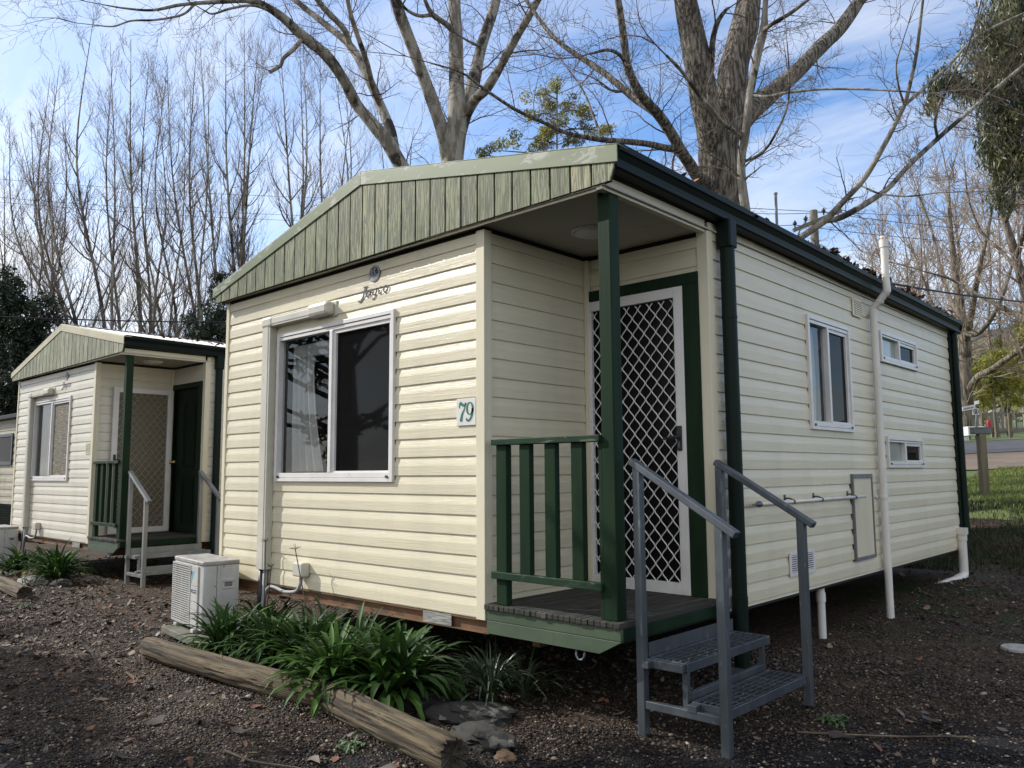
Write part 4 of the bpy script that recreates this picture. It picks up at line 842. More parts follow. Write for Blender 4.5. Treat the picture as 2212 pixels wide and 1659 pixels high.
def strappy(x, y, n, L_, w, seed, label, bright=0.1, stalks=(), name='strappy_plant', group='agapanthus style plants', heads=2, spread=0.10, mats=None, zofs=0.0):
    rs = random.Random(seed); r = empty(name, (x, y, ground_z(x, y) + zofs)); tag(r, label, 'plant', group)
    mb = MB()
    for h in range(heads):
        hx, hy = rs.uniform(-spread, spread), rs.uniform(-spread * 0.7, spread * 0.7)
        for i in range(n // heads):
            az = rs.uniform(0, 6.283); lean = 0.10 + 1.05 * rs.random() ** 1.1
            strap(mb, (hx + 0.02 * math.cos(az), hy + 0.02 * math.sin(az), rs.uniform(0.02, 0.07)), az, lean, L_ * rs.uniform(0.7, 1.12), w * rs.uniform(0.75, 1.2), rs, rs.uniform(0.45, 1.25), 1 if rs.random() < bright else 0)
    mb.build('leaves', mats or [M['strap'], M['strap_bright']], r, smooth_=True, recalc=False)
    if not mats:
        d = MB()
        for i in range(10):
            az = rs.uniform(0, 6.283); strap(d, (0.04 * math.cos(az), 0.04 * math.sin(az), 0.05), az, rs.uniform(1.2, 1.6), L_ * 0.5, w * 0.6, rs, 2.2)
        d.build('dead_leaves', M['dead_leaf'], r, recalc=False)
    for (dx, dy, dz, hh) in stalks:
        s = MB(); a = Vector((0, 0, 0.05)); b = Vector((dx, dy, hh)); s.tube([a, a.lerp(b, 0.5) + Vector((0.01, 0, 0)), b], [0.0055, 0.005, 0.004], 6)
        for k in range(14):
            q = Vector((rs.uniform(-1, 1), rs.uniform(-1, 1), rs.uniform(0.1, 1.0))).normalized() * rs.uniform(0.03, 0.05); s.tube([b, b + q], [0.0015, 0.001], 4)
        s.build('flower_stalk', M['stalk'], r)
    return r
bed = [ # x, y, leaves, length, width, bright, stalks, label
 (0.98, -0.46, 110, 0.44, 0.026, 0.05, (), 'narrow leaved strappy plant touching the white air conditioner'),
 (0.86, -0.10, 70, 0.42, 0.026, 0.05, ((-0.02, 0.02, 0, 0.80), (0.14, -0.02, 0, 0.62)), 'strappy plant with two dry flower stalks below the white duct'),
 (1.42, -0.38, 100, 0.44, 0.028, 0.05, (), 'dense strappy plant beside the one touching the air conditioner'),
 (1.66, -0.16, 80, 0.44, 0.030, 0.04, ((-0.30, 0.02, 0, 0.78),), 'strappy plant with one tall dry stalk below the grey switch box'),
 (1.92, -0.44, 90, 0.46, 0.034, 0.12, (), 'middle strappy plant drooping over the long log'),
 (2.56, -0.64, 120, 0.42, 0.044, 0.70, (), 'bright green broad leaved plant spilling over the joint of the logs'),
 (2.22, -0.20, 80, 0.46, 0.036, 0.05, (), 'dark strappy plant in front of the rusty chassis left of the data plate'),
 (2.62, -0.24, 90, 0.46, 0.040, 0.06, (), 'tall strappy plant in front of the small grey data plate'),
 (2.98, -0.44, 110, 0.47, 0.044, 0.10, (), 'large dark broad leaved plant nearest the short log and flat rock')]
for i, (x, y, n, L_, w, br, st, lb) in enumerate(bed): strappy(x, y, int(n * 1.6), L_ * 1.0, w * 0.8, 20 + i, lb, br, st)
M['liriope'] = mat('dark_fine_grass', (0.030, 0.048, 0.024), (0.055, 0.075, 0.04), 0.35, (4, 4, 4), transl=0.15, isl=0.35)
strappy(3.36, 0.0, 210, 0.33, 0.009, 41, 'dark fine grassy tuft under the porch of cabin 79', name='grassy_plant', heads=5, spread=0.16, mats=[M['liriope'], M['liriope']], group=None)
strappy(-5.75, 0.18, 120, 0.40, 0.026, 51, 'strappy plant beside the cut off air conditioner of cabin 80', 0.2, heads=4, spread=0.3)
strappy(-5.3, 0.24, 90, 0.42, 0.026, 53, 'bushy strappy plant between the outer two in front of cabin 80', 0.15, heads=3, spread=0.15)
strappy(-4.45, 0.22, 120, 0.50, 0.030, 52, 'large strappy plant beside the pale entry steps of cabin 80', 0.12, heads=2, spread=0.12)

# ------------------------------------------------------------------ ground sheets
def grid_mesh(name, xs, ys, zf, m):
    vs = [(x, y, zf(x, y)) for y in ys for x in xs]; n = len(xs)
    me = bpy.data.meshes.new(name); me.from_pydata(vs, [], [(j*n+i, j*n+i+1, (j+1)*n+i+1, (j+1)*n+i) for j in range(len(ys)-1) for i in range(n-1)])
    me.materials.append(m); me.polygons.foreach_set('use_smooth', [True] * len(me.polygons)); o = bpy.data.objects.new(name, me); COL.objects.link(o); return o
def gravel_material():
    m = bpy.data.materials.new('river_gravel_and_soil'); m.use_nodes = True; N, L = m.node_tree.nodes, m.node_tree.links; b = N['Principled BSDF']; b.inputs['Roughness'].default_value = 0.8; b.inputs['Specular IOR Level'].default_value = 0.2
    tc = N.new('ShaderNodeTexCoord')
    v = N.new('ShaderNodeTexVoronoi'); L.new(tc.outputs['Object'], v.inputs['Vector']); v.inputs['Scale'].default_value = 62
    bw = N.new('ShaderNodeSeparateColor'); L.new(v.outputs['Color'], bw.inputs[0])
    r = N.new('ShaderNodeValToRGB'); L.new(bw.outputs[0], r.inputs[0]); e = r.color_ramp.elements
    e[0].position, e[0].color = 0.0, (0.020, 0.013, 0.008, 1); e[1].position, e[1].color = 1.0, (0.16, 0.11, 0.07, 1)
    for p, c in ((0.35, (0.036, 0.023, 0.014, 1)), (0.7, (0.066, 0.043, 0.027, 1)), (0.9, (0.11, 0.073, 0.045, 1))): x = e.new(p); x.color = c
    def noise(sc, det=5):
        n = N.new('ShaderNodeTexNoise'); L.new(tc.outputs['Object'], n.inputs['Vector']); n.inputs['Scale'].default_value = sc; n.inputs['Detail'].default_value = det; return n.outputs['Fac']
    def mr(f, a, c):
        k = N.new('ShaderNodeMapRange'); L.new(f, k.inputs[0]); k.inputs[1].default_value = a; k.inputs[2].default_value = c; return k.outputs[0]
    def mix(f, a, c):
        k = N.new('ShaderNodeMix'); k.data_type = 'RGBA'; L.new(f, k.inputs['Factor']); L.new(a, k.inputs['A'])
        if isinstance(c, tuple): k.inputs['B'].default_value = (*c, 1)
        else: L.new(c, k.inputs['B'])
        return k.outputs['Result']
    col = mix(mr(noise(1.3), 0.50, 0.68), r.outputs[0], (0.026, 0.0175, 0.0115))
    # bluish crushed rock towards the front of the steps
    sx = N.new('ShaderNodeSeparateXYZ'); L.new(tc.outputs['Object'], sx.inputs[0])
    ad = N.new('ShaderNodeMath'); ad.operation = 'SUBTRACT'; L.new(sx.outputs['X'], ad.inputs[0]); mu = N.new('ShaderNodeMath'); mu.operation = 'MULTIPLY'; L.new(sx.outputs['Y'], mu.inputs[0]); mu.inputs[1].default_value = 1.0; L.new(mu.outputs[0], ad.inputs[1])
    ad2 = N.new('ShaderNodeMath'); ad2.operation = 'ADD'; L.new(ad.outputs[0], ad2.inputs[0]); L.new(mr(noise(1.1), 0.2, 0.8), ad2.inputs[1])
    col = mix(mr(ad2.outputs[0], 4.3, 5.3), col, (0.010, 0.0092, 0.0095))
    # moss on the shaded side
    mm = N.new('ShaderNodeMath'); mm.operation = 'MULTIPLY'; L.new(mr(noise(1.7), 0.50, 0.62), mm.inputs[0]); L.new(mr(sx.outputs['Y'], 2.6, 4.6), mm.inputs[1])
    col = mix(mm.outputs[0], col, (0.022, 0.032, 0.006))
    L.new(col, b.inputs['Base Color'])
    bp = N.new('ShaderNodeBump'); bp.invert = True; bp.inputs['Strength'].default_value = 0.9; bp.inputs['Distance'].default_value = 0.012; L.new(v.outputs['Distance'], bp.inputs['Height']); L.new(bp.outputs[0], b.inputs['Normal'])
    return m
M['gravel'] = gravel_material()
def steps_(*segs):
    out = []
    for a, b, s in segs:
        k = max(1, round((b - a) / s)); out += [a + (b - a) * i / k for i in range(k)]
    return out + [segs[-1][1]]
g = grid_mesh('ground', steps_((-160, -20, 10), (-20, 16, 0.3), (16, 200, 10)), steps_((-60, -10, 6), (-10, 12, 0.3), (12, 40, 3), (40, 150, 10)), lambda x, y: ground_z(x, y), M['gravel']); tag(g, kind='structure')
M['lawn'] = mat('lawn_soil_and_turf', (0.10, 0.13, 0.032), (0.065, 0.09, 0.024), 0.9, (1.4, 1.4, 1.4), bump=0.6, bscale=(30, 30, 30), bdist=0.03, c3=(0.085, 0.065, 0.035), s3=(0.7, 2.2, 1), lo3=0.60, hi3=0.72)
M['track'] = mat('gravel_verge', (0.17, 0.125, 0.09), (0.12, 0.095, 0.075), 0.9, (0.8, 0.8, 0.8), bump=0.3, bscale=(12, 12, 12), bdist=0.03, c3=(0.22, 0.14, 0.06), s3=(1.2, 1.2, 1.2), lo3=0.56, hi3=0.64)
M['asphalt'] = mat('old_asphalt', (0.075, 0.075, 0.08), (0.055, 0.055, 0.06), 0.8, (2, 2, 2), bump=0.3, bscale=(40, 40, 40), bdist=0.01)
FH = Vector((FW.x, FW.y, 0)).normalized(); RH = Vector((FH.y, -FH.x, 0))
def band(name, s0, s1, m, dz, r0=-10, r1=60, wav=0.0):
    """a strip of the slope lying across the view, from s0 to s1 metres out"""
    ns, nr = max(3, int((s1 - s0) / 1.2)), 50; vs = []
    for i in range(ns + 1):
        for j in range(nr + 1):
            rr = r0 + (r1 - r0) * j / nr; s = s0 + (s1 - s0) * i / ns
            if i == 0: s += wav * mnoise.noise((rr * 0.35, s0, 0))
            if i == ns: s += wav * mnoise.noise((rr * 0.35, s1, 3))
            p = Vector((CAM.x, CAM.y, 0)) + FH * s + RH * rr
            vs.append((p.x, p.y, ground_z(p.x, p.y) + dz))
    mb = MB(); mb.add(vs, [(i*(nr+1)+j, i*(nr+1)+j+1, (i+1)*(nr+1)+j+1, (i+1)*(nr+1)+j) for i in range(ns) for j in range(nr)])
    o = mb.build(name, m, None, smooth_=True, recalc=False); return tag(o, kind='structure')
def bank(name, m, dz):
    xs = steps_((-4, 24, 0.5)); ys = steps_((7.9, 18, 0.35)); return tag(grid_mesh(name, xs, ys, lambda x, y: ground_z(x, y) + dz - 0.06 * (1 - smooth(7.9, 8.7, y + 0.6 * mnoise.noise((x * 0.5, 1, 2)))), m), kind='structure')
bank('lawn', M['lawn'], 0.012)
band('verge', 17.3, 23.4, M['track'], 0.035, 2, 60, 0.5); band('road', 23.2, 31.2, M['asphalt'], 0.05, 0, 70, 0.2); band('far_lawn', 31.0, 62, M['lawn'], 0.06, -6, 80, 0.4)

# ------------------------------------------------------------------ gravel pebbles, litter, grass (uncountable)
nrng = np.random.default_rng(11)
def np_mesh(name, V, Fq, mats, mi=None, smooth_=False):
    me = bpy.data.meshes.new(name); k = Fq.shape[1]
    me.vertices.add(len(V)); me.vertices.foreach_set('co', V.astype(np.float32).ravel())
    me.loops.add(Fq.size); me.loops.foreach_set('vertex_index', Fq.astype(np.int32).ravel())
    me.polygons.add(len(Fq)); me.polygons.foreach_set('loop_start', np.arange(0, Fq.size, k, dtype=np.int32)); me.polygons.foreach_set('loop_total', np.full(len(Fq), k, dtype=np.int32))
    for m in mats: me.materials.append(m)
    if mi is not None: me.polygons.foreach_set('material_index', mi.astype(np.int32))
    if smooth_: me.polygons.foreach_set('use_smooth', np.ones(len(Fq), dtype=bool))
    me.update(calc_edges=True); me.validate(); o = bpy.data.objects.new(name, me); COL.objects.link(o); return o
def gz_array(P):
    return np.array([ground_z(x, y) for x, y in P])
def in_view(P, z=-0.45, margin=0.15):
    d = np.c_[P, np.full(len(P), z)] - np.array(CAM); w = d @ np.array(FW); u = d @ np.array(RT) / w; v = d @ np.array(UP) / w
    return (w > 0.5) & (np.abs(u) < 0.636 + margin) & (v > -0.477 - margin) & (v < 0.1)
def make_pebbles():
    # denser close to the camera
    pts = []
    for x0, x1, y0, y1, dens in ((1.2, 6.6, -2.9, 2.2, 5600), (-3.5, 2.6, -2.8, -0.3, 2300), (4.0, 7.0, 1.6, 6.2, 2100), (-6, 0.0, -1.6, 0.3, 900), (-5.5, 0.2, 0.3, 4.5, 420)):
        n = int((x1 - x0) * (y1 - y0) * dens); P = np.c_[nrng.uniform(x0, x1, n), nrng.uniform(y0, y1, n)]; pts.append(P[in_view(P)])
    P = np.vstack(pts)
    keep = ~((P[:, 0] > 0.0) & (P[:, 0] < 3.2) & (P[:, 1] > -0.66) & (nrng.random(len(P)) < 0.5)); P = P[keep]; n = len(P)
    z = gz_array(P); s = 0.0054 * np.exp(nrng.normal(0, 0.36, n)); s[nrng.random(n) < 0.03] *= 1.7
    base = np.array([(1, 0, 0), (0.35, 0.9, 0.05), (-0.75, 0.65, 0), (-0.85, -0.6, 0.05), (0.3, -0.95, 0), (0.25, 0.25, 0.72), (-0.35, -0.1, 0.66), (0, 0, -0.6)])
    fac = np.array([(0, 1, 5), (1, 2, 6), (1, 6, 5), (2, 3, 6), (3, 4, 6), (4, 5, 6), (4, 0, 5), (1, 0, 7), (2, 1, 7), (3, 2, 7), (4, 3, 7), (0, 4, 7)])
    a = nrng.uniform(0, 6.283, n); ca, sa = np.cos(a), np.sin(a); sx = s * nrng.uniform(0.9, 1.5, n); sy = s * nrng.uniform(0.8, 1.1, n); sz = s * nrng.uniform(0.6, 1.0, n)
    bx = base[None, :, 0] * sx[:, None]; by = base[None, :, 1] * sy[:, None]; bz = base[None, :, 2] * sz[:, None] + bx * nrng.uniform(-0.3, 0.3, n)[:, None]
    V = np.stack([P[:, 0, None] + bx * ca[:, None] - by * sa[:, None], P[:, 1, None] + bx * sa[:, None] + by * ca[:, None], (z + sz * 0.35)[:, None] + bz], -1).reshape(-1, 3)
    Fq = (fac[None] + (np.arange(n) * 8)[:, None, None]).reshape(-1, 3)
    # crushed bluestone by the steps, river pebbles elsewhere
    blue = ((P[:, 0] - P[:, 1]) + nrng.normal(0, 0.35, n)) > 4.75
    ci = np.where(blue, np.where(nrng.random(n) < 0.88, 4, nrng.integers(0, 4, n)), nrng.choice(4, n, p=[0.44, 0.36, 0.165, 0.035]))
    return np_mesh('gravel', V, Fq, [M['peb_a'], M['peb_b'], M['peb_c'], M['peb_d'], M['peb_blue']], np.repeat(ci, len(fac)), True)
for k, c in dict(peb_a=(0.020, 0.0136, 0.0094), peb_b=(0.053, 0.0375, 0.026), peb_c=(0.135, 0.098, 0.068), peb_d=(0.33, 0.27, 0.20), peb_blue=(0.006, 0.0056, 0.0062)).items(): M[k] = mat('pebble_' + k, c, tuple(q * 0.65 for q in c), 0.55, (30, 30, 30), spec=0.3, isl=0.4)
tag(make_pebbles(), 'brown river pebbles and grey crushed rock on the ground', kind='stuff')
def make_leaves(name, P, z, smin, smax, mats, seed=3, flat=0.35):
    rg = np.random.default_rng(seed); n = len(P); s = rg.uniform(smin, smax, n); a = rg.uniform(0, 6.283, n); wd = rg.uniform(0.3, 0.75, n)
    # leaf: 3 x 2 patch, curled
    ub = np.array([-1, -0.45, 0.25, 1.0]); V = np.zeros((n, 12, 3)); tl = rg.normal(0, flat, n); tr_ = rg.normal(0, flat, n); cu = rg.uniform(-0.5, 0.9, n)
    wprof = np.array([0.12, 0.85, 0.75, 0.05])
    k = 0
    for i in range(4):
        for j in (-1, 0, 1):
            lx = ub[i] * s; ly = j * wprof[i] * wd * s; lz = cu * s * 0.28 * (ub[i] ** 2) + abs(j) * s * 0.22 * rg.uniform(-0.3, 1.0, n) + lx * np.sin(tl) + ly * np.sin(tr_)
            V[:, k, 0] = P[:, 0] + lx * np.cos(a) - ly * np.sin(a); V[:, k, 1] = P[:, 1] + lx * np.sin(a) + ly * np.cos(a); V[:, k, 2] = z + lz + s * 0.16; k += 1
    fq = np.array([(3*i+j, 3*i+j+1, 3*i+j+4, 3*i+j+3) for i in range(3) for j in range(2)])
    Fq = (fq[None] + (np.arange(n) * 12)[:, None, None]).reshape(-1, 4)
    return np_mesh(name, V.reshape(-1, 3), Fq, mats, np.repeat(rg.integers(0, len(mats), n), 6), False)
M['leaf_a'] = mat('tan_dry_leaf', (0.19, 0.13, 0.08), (0.11, 0.075, 0.045), 0.75, (25, 25, 25), isl=0.3); M['leaf_b'] = mat('dark_damp_leaf', (0.05, 0.034, 0.024), (0.03, 0.022, 0.016), 0.6, (25, 25, 25), isl=0.4); M['leaf_c'] = mat('grey_bark_flake', (0.13, 0.107, 0.09), (0.08, 0.066, 0.056), 0.8, (25, 25, 25), isl=0.3); M['leaf_d'] = mat('russet_leaf', (0.20, 0.085, 0.04), (0.12, 0.055, 0.03), 0.7, (25, 25, 25), isl=0.3)
lm = [M['leaf_a'], M['leaf_a'], M['leaf_b'], M['leaf_c'], M['leaf_c'], M['leaf_b'], M['leaf_d']]
parts_ = []
for n, x0, x1, y0, y1, pw in ((2300, -6.5, 0.8, -1.5, 0.4, 1), (1100, -5.5, 0.3, 0.2, 4.5, 1), (260, -8, -3.6, 0.7, 2.5, 1), (330, -1.5, 4.2, -2.5, -0.95, 1), (520, 0.2, 4.0, -0.25, 1.4, 1), (420, 4.2, 7.4, 1.0, 8.5, 1), (70, 3.9, 5.6, -1.1, 0.7, 1), (300, 0.4, 3.4, -0.72, -0.1, 1), (360, 3.6, 6.5, 4.0, 7.5, 1)):
    parts_.append(np.c_[nrng.uniform(x0, x1, n), nrng.uniform(y0, y1, n)])
LP = np.vstack(parts_)
tag(make_leaves('leaf_litter', LP, gz_array(LP) + 0.004, 0.014, 0.038, lm), 'dead leaves and bark flakes scattered over the gravel', kind='stuff')
# leaves caught along the gutter of the nearer cabin, and a few on the other roof
n = 1050; yy = np.concatenate([nrng.uniform(2.4, 6.6, 800), nrng.uniform(0.2, 2.4, 60), nrng.uniform(2.8, 4.3, 190)]); clump = 0.5 + 0.5 * np.sin(yy * 9 + 2 * np.sin(yy * 3.1))
xx = 4.22 + nrng.uniform(-0.10, 0.055, n); zz_ = 2.60 - 0.0115 * yy + np.where(yy > 2.4, 0.085, 0.0) * nrng.random(n) * clump
tag(make_leaves('leaf_litter', np.c_[xx, yy], zz_, 0.018, 0.05, [M['leaf_b'], M['leaf_b'], M['leaf_d'], M['leaf_c']], 5, 0.8), 'dead leaves heaped along the gutter of cabin 79', kind='stuff')
n = 90; xx = nrng.uniform(-5.6, -3.7, n); yy = nrng.uniform(1.0, 5.0, n); zz_ = np.array([roof_z(x + 7.841) for x in xx]) - 0.02
tag(make_leaves('leaf_litter', np.c_[xx, yy], zz_ + 0.02, 0.02, 0.05, [M['leaf_b'], M['leaf_d']], 6), 'dead leaves lying on the pale roof of cabin 80', kind='stuff')
# the larger single leaves
big = [(3.05, -1.42, 0.9), (2.72, -1.30, 2.2), (2.20, -1.52, 0.2), (1.55, -1.55, 1.4), (3.35, -1.28, 2.8), (2.6, -1.85, 0.6), (1.1, -1.20, 1.9), (3.7, -1.12, 0.3), (5.05, 0.62, 1.1), (5.35, 1.05, 2.4), (5.6, 2.5, 0.5), (4.95, 1.9, 1.7)]
for i, (x, y, a) in enumerate(big):
    P = np.array([(0.0, 0.0)]); o = make_leaves('fallen_leaf', P, np.array([0.0]), 0.052, 0.075, [(M['leaf_a'], M['leaf_c'], M['leaf_b'])[i % 3 if y < 0 else 2]], 60 + i, 0.12); o.location = (x, y, ground_z(x, y) + 0.008); o.rotation_euler = (0, 0, a)
    sunny = y < 0
    tag(o, 'large curled dry leaf lying on the brown gravel in front of the logs' if sunny else 'dark fallen leaf on the shaded grey gravel right of the steps', 'leaf', 'large leaves on the brown gravel' if sunny else 'leaves on the shaded gravel')
# dry twigs
M['twig'] = mat('dry_twig', (0.12, 0.09, 0.065), (0.07, 0.055, 0.04), 0.85, (20, 20, 20))
for i, (a, b, lb) in enumerate((((3.95, -1.02), (4.35, -0.62), 'thin dry twig lying past the rotten end of the log'), ((4.85, 0.55), (5.55, 0.95), 'long thin twig on grey gravel in front of the steps'), ((2.9, -1.5), (3.5, -1.36), 'dark stick lying among leaves on the brown gravel'))):
    mb = MB(); mb.tube([(a[0] + (b[0]-a[0])*t, a[1] + (b[1]-a[1])*t + 0.02*math.sin(7*t+i), ground_z(a[0] + (b[0]-a[0])*t, a[1] + (b[1]-a[1])*t) + 0.014) for t in np.linspace(0, 1, 9)], np.linspace(0.006, 0.003, 9), 6); tag(mb.build('twig', M['twig'], None), lb, 'twig')
# small weeds
M['weed'] = mat('weed_leaf', (0.06, 0.11, 0.04), (0.10, 0.15, 0.06), 0.6, (20, 20, 20), transl=0.2)
for i, (x, y, lb) in enumerate(((3.32, -1.05, 'small grey green weed on the gravel in front of the short log'), (4.92, 0.86, 'small green weed beside the outer leg of the grey steps'), (-2.6, -0.75, 'little grass tuft on the leafy gravel left of the air conditioner'))):
    rs = random.Random(80 + i); mb = MB()
    for k in range(46):
        az = rs.uniform(0, 6.28); strap(mb, (rs.uniform(-.05, .05), rs.uniform(-.05, .05), 0.0), az, rs.uniform(0.5, 1.4), rs.uniform(0.03, 0.07), 0.012, rs, 1.0)
    o = mb.build('weed', M['weed'], None, recalc=False); o.location = (x, y, ground_z(x, y) + 0.004); tag(o, lb, 'weed')
def grass(name, P, h0, h1, m, seed, label):
    rg = np.random.default_rng(seed); n = len(P); z = gz_array(P); a = rg.uniform(0, 6.283, n); h = rg.uniform(h0, h1, n); w = h * 0.07 + 0.0016; le = rg.normal(0, 0.35, n); V = np.zeros((n, 5, 3))
    for k, (t, s) in enumerate(((0, -1), (0, 1), (0.55, -0.7), (0.55, 0.7), (1.0, 0))):
        V[:, k, 0] = P[:, 0] + np.cos(a) * w * s + np.cos(a + 1.3) * le * h * t ** 1.6; V[:, k, 1] = P[:, 1] + np.sin(a) * w * s + np.sin(a + 1.3) * le * h * t ** 1.6; V[:, k, 2] = z + h * t * np.cos(le * t * 0.8)
    tri = np.array([(0, 1, 3), (0, 3, 2), (2, 3, 4)]); Fq = (tri[None] + (np.arange(n) * 5)[:, None, None]).reshape(-1, 3)
    return tag(np_mesh(name, V.reshape(-1, 3), Fq, m, np.repeat(rg.integers(0, len(m), n), 3)), label, kind='stuff')
M['blade_a'] = mat('grass_blade', (0.165, 0.215, 0.042), (0.115, 0.165, 0.034), 0.6, (3, 3, 3), transl=0.3, isl=0.3); M['blade_b'] = mat('dry_grass_blade', (0.26, 0.25, 0.075), (0.19, 0.20, 0.06), 0.6, (3, 3, 3), transl=0.3, isl=0.3)
n = 52000; P = np.c_[nrng.uniform(2.5, 7.5, n), nrng.uniform(8.0, 16.5, n)]; P = P[P[:, 1] > 8.5 + 0.4 * np.sin(P[:, 0] * 2.1)]
grass('grass', P, 0.03, 0.085, [M['blade_a'], M['blade_a'], M['blade_b']], 21, 'short lawn grass on the bank behind the cabin')
M['blade_c'] = mat('shade_painted_bank_grass', (0.035, 0.055, 0.014), (0.022, 0.036, 0.010), 0.7, (3, 3, 3), transl=0.2, isl=0.35); M['blade_d'] = mat('shade_painted_dead_grass', (0.060, 0.048, 0.026), (0.035, 0.03, 0.016), 0.8, (3, 3, 3), isl=0.35)  # tree shade on the bank painted into these dark blade colours
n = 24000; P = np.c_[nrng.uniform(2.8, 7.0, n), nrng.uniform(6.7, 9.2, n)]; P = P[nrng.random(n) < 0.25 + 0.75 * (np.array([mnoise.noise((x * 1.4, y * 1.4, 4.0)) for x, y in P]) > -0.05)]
grass('bank_grass', P, 0.03, 0.075, [M['blade_c'], M['blade_c'], M['blade_d']], 22, 'rough grass and weeds with shade put into their colour on the steep bank at the cabin corner')

# ------------------------------------------------------------------ drain lid
M['lid'] = mat('scuffed_white_lid', (0.40, 0.40, 0.38), (0.26, 0.26, 0.24), 0.6, (14, 14, 14))
mb = MB(); mb.tube([(0, 0, -0.02), (0, 0, 0.004), (0, 0, 0.010)], [0.115, 0.115, 0.108], 32); mb.tube([(0, 0, 0.010), (0, 0, 0.015)], [0.075, 0.07], 28)
dl = auto_smooth(mb.build('drain_lid', M['lid'], None)); d0 = (FW + RT * ((2203 - 1106) / 1738.3) - UP * ((1412 - 829.5) / 1738.3)); k = (-0.42 - CAM.z) / d0.z
dl.location = CAM + d0 * k; dl.location.z = ground_z(dl.location.x, dl.location.y) + 0.012; tag(dl, 'round white plastic drain lid set in the shaded gravel', 'drain lid')

# ------------------------------------------------------------------ things on the slope behind (right of the cabin)
def on_ground(px, py, d=None):
    """the point of the slope seen at (px, py)"""
    dr = FW + RT * ((px - 1106) / 1738.3) - UP * ((py - 829.5) / 1738.3); lo, hi = 6.0, 140.0
    f = lambda t: (CAM + dr * t).z - ground_z((CAM + dr * t).x, (CAM + dr * t).y)
    t = lo
    while t < hi and f(t) > 0: t += 0.1
    return CAM + dr * t, t
def rise(px_h, d): return px_h * d / 1738.3
M['post_timber'] = mat('weathered_pine_post', (0.20, 0.165, 0.11), (0.11, 0.09, 0.06), 0.85, (9, 9, 1.2), bump=0.4, bscale=(40, 40, 3), bdist=0.01)
M['grey_timber'] = mat('silver_grey_timber', (0.22, 0.205, 0.18), (0.14, 0.13, 0.115), 0.85, (9, 9, 1.2), bump=0.3, bscale=(40, 40, 3), bdist=0.01)
M['slate'] = mat('grey_service_box', (0.16, 0.165, 0.17), (0.10, 0.105, 0.11), 0.6, (4, 4, 4))
M['red_cloth'] = mat('red_tarp', (0.42, 0.02, 0.03), (0.30, 0.015, 0.025), 0.5, (6, 6, 6)); M['fence_metal'] = mat('grey_green_fence_metal', (0.15, 0.15, 0.125), rough=0.5)
YAW = math.atan2(RH.y, RH.x)
p, d = on_ground(2128, 1072)
h = rise(1072 - 938, d); wd = rise(15, d)
t = empty('service_post', p, YAW); tag(t, 'leaning timber post with a grey box on top standing on the lawn', 'post')
mb = MB(); ln = 0.0
mb.add([(x * wd / 2 + (ln if z else 0), y * wd / 2, z * h) for z in (0, 1) for x, y in ((-1, -1), (1, -1), (1, 1), (-1, 1))], [(0, 3, 2, 1), (4, 5, 6, 7), (0, 1, 5, 4), (1, 2, 6, 5), (2, 3, 7, 6), (3, 0, 4, 7)]); mb.build('post', M['post_timber'], t, bevel=0.008)
mb = MB(); bw, bh = rise(40, d), rise(13, d); mb.box((ln - bw * 0.5, -bw * 0.2, h), (ln + bw * 0.5, bw * 0.2, h + bh)); mb.build('box', M['slate'], t, bevel=0.012)
mb = MB(); mb.box((ln - bw * 0.52, -bw * 0.22, h + bh), (ln + bw * 0.52, bw * 0.22, h + bh + 0.012)); mb.build('box_lid', M['slate'], t, bevel=0.006)
# street sign with speed plate
p, d = on_ground(2111, 956); t = empty('sign_post', p, YAW); tag(t, 'white street sign and round number 8 speed plate on a thin pole', 'sign')
Fs = lambda u, o, z: (u, -o, z)
ht = rise(956 - 872, d); mb = MB(); mb.tube([(0.03, 0, 0), (0.03, 0, ht)], 0.03, 8); mb.tube([(-0.03, 0, rise(60, d) * 0.55), (0.02, 0, rise(60, d))], 0.02, 6); mb.build('pole', M['galv_warm'], t)
ps = rise(14, d); mb = MB(); z0 = rise(956 - 896, d); mb.fbox(Fs, -ps * 0.48, ps * 0.52, 0.03, 0.045, z0, z0 + ps); pl = mb.build('speed_plate', M['sign_white'], t)
mb = MB(); cz = z0 + ps / 2; oval(mb, Fs, 0.01, cz, ps * 0.36, ps * 0.36, 0.03, 0.03, 0.048); oval(mb, Fs, 0.01, cz + ps * 0.085, ps * 0.085, ps * 0.085, 0.035, 0.03, 0.048); oval(mb, Fs, 0.01, cz - ps * 0.085, ps * 0.10, ps * 0.10, 0.035, 0.03, 0.048); mb.build('numeral', M['ink_dark'], pl, recalc=False)
mb = MB(); z1 = rise(956 - 885, d); a, b = -rise(28, d), -rise(1, d)
mb.prism([(a, -0.03, z1 - 0.05), (b, -0.03, z1 + 0.03), (b, -0.03, z1 + 0.21), (a, -0.03, z1 + 0.11)], (0, 0.02, 0)); nb = mb.build('name_blade', M['sign_white'], t)
mb = MB(); rs = random.Random(4)
for i in range(9):
    u = a + 0.05 + i * (b - a - 0.08) / 9; zc = z1 + 0.0 + 0.075 * (i / 9); mb.prism([(u, -0.034, zc), (u + 0.03, -0.034, zc + 0.005), (u + 0.03, -0.034, zc + 0.06), (u, -0.034, zc + 0.055)], (0, 0.002, 0))
mb.build('worn_lettering', M['slate'], nb)
mb = MB(); mb.prism([(0.0, -0.02, z1 + 0.2), (rise(7, d), -0.1, z1 + 0.23), (rise(7, d), -0.1, z1 + 0.36), (0.0, -0.02, z1 + 0.33)], (0, 0.02, 0)); mb.build('name_blade', M['sign_white'], t)
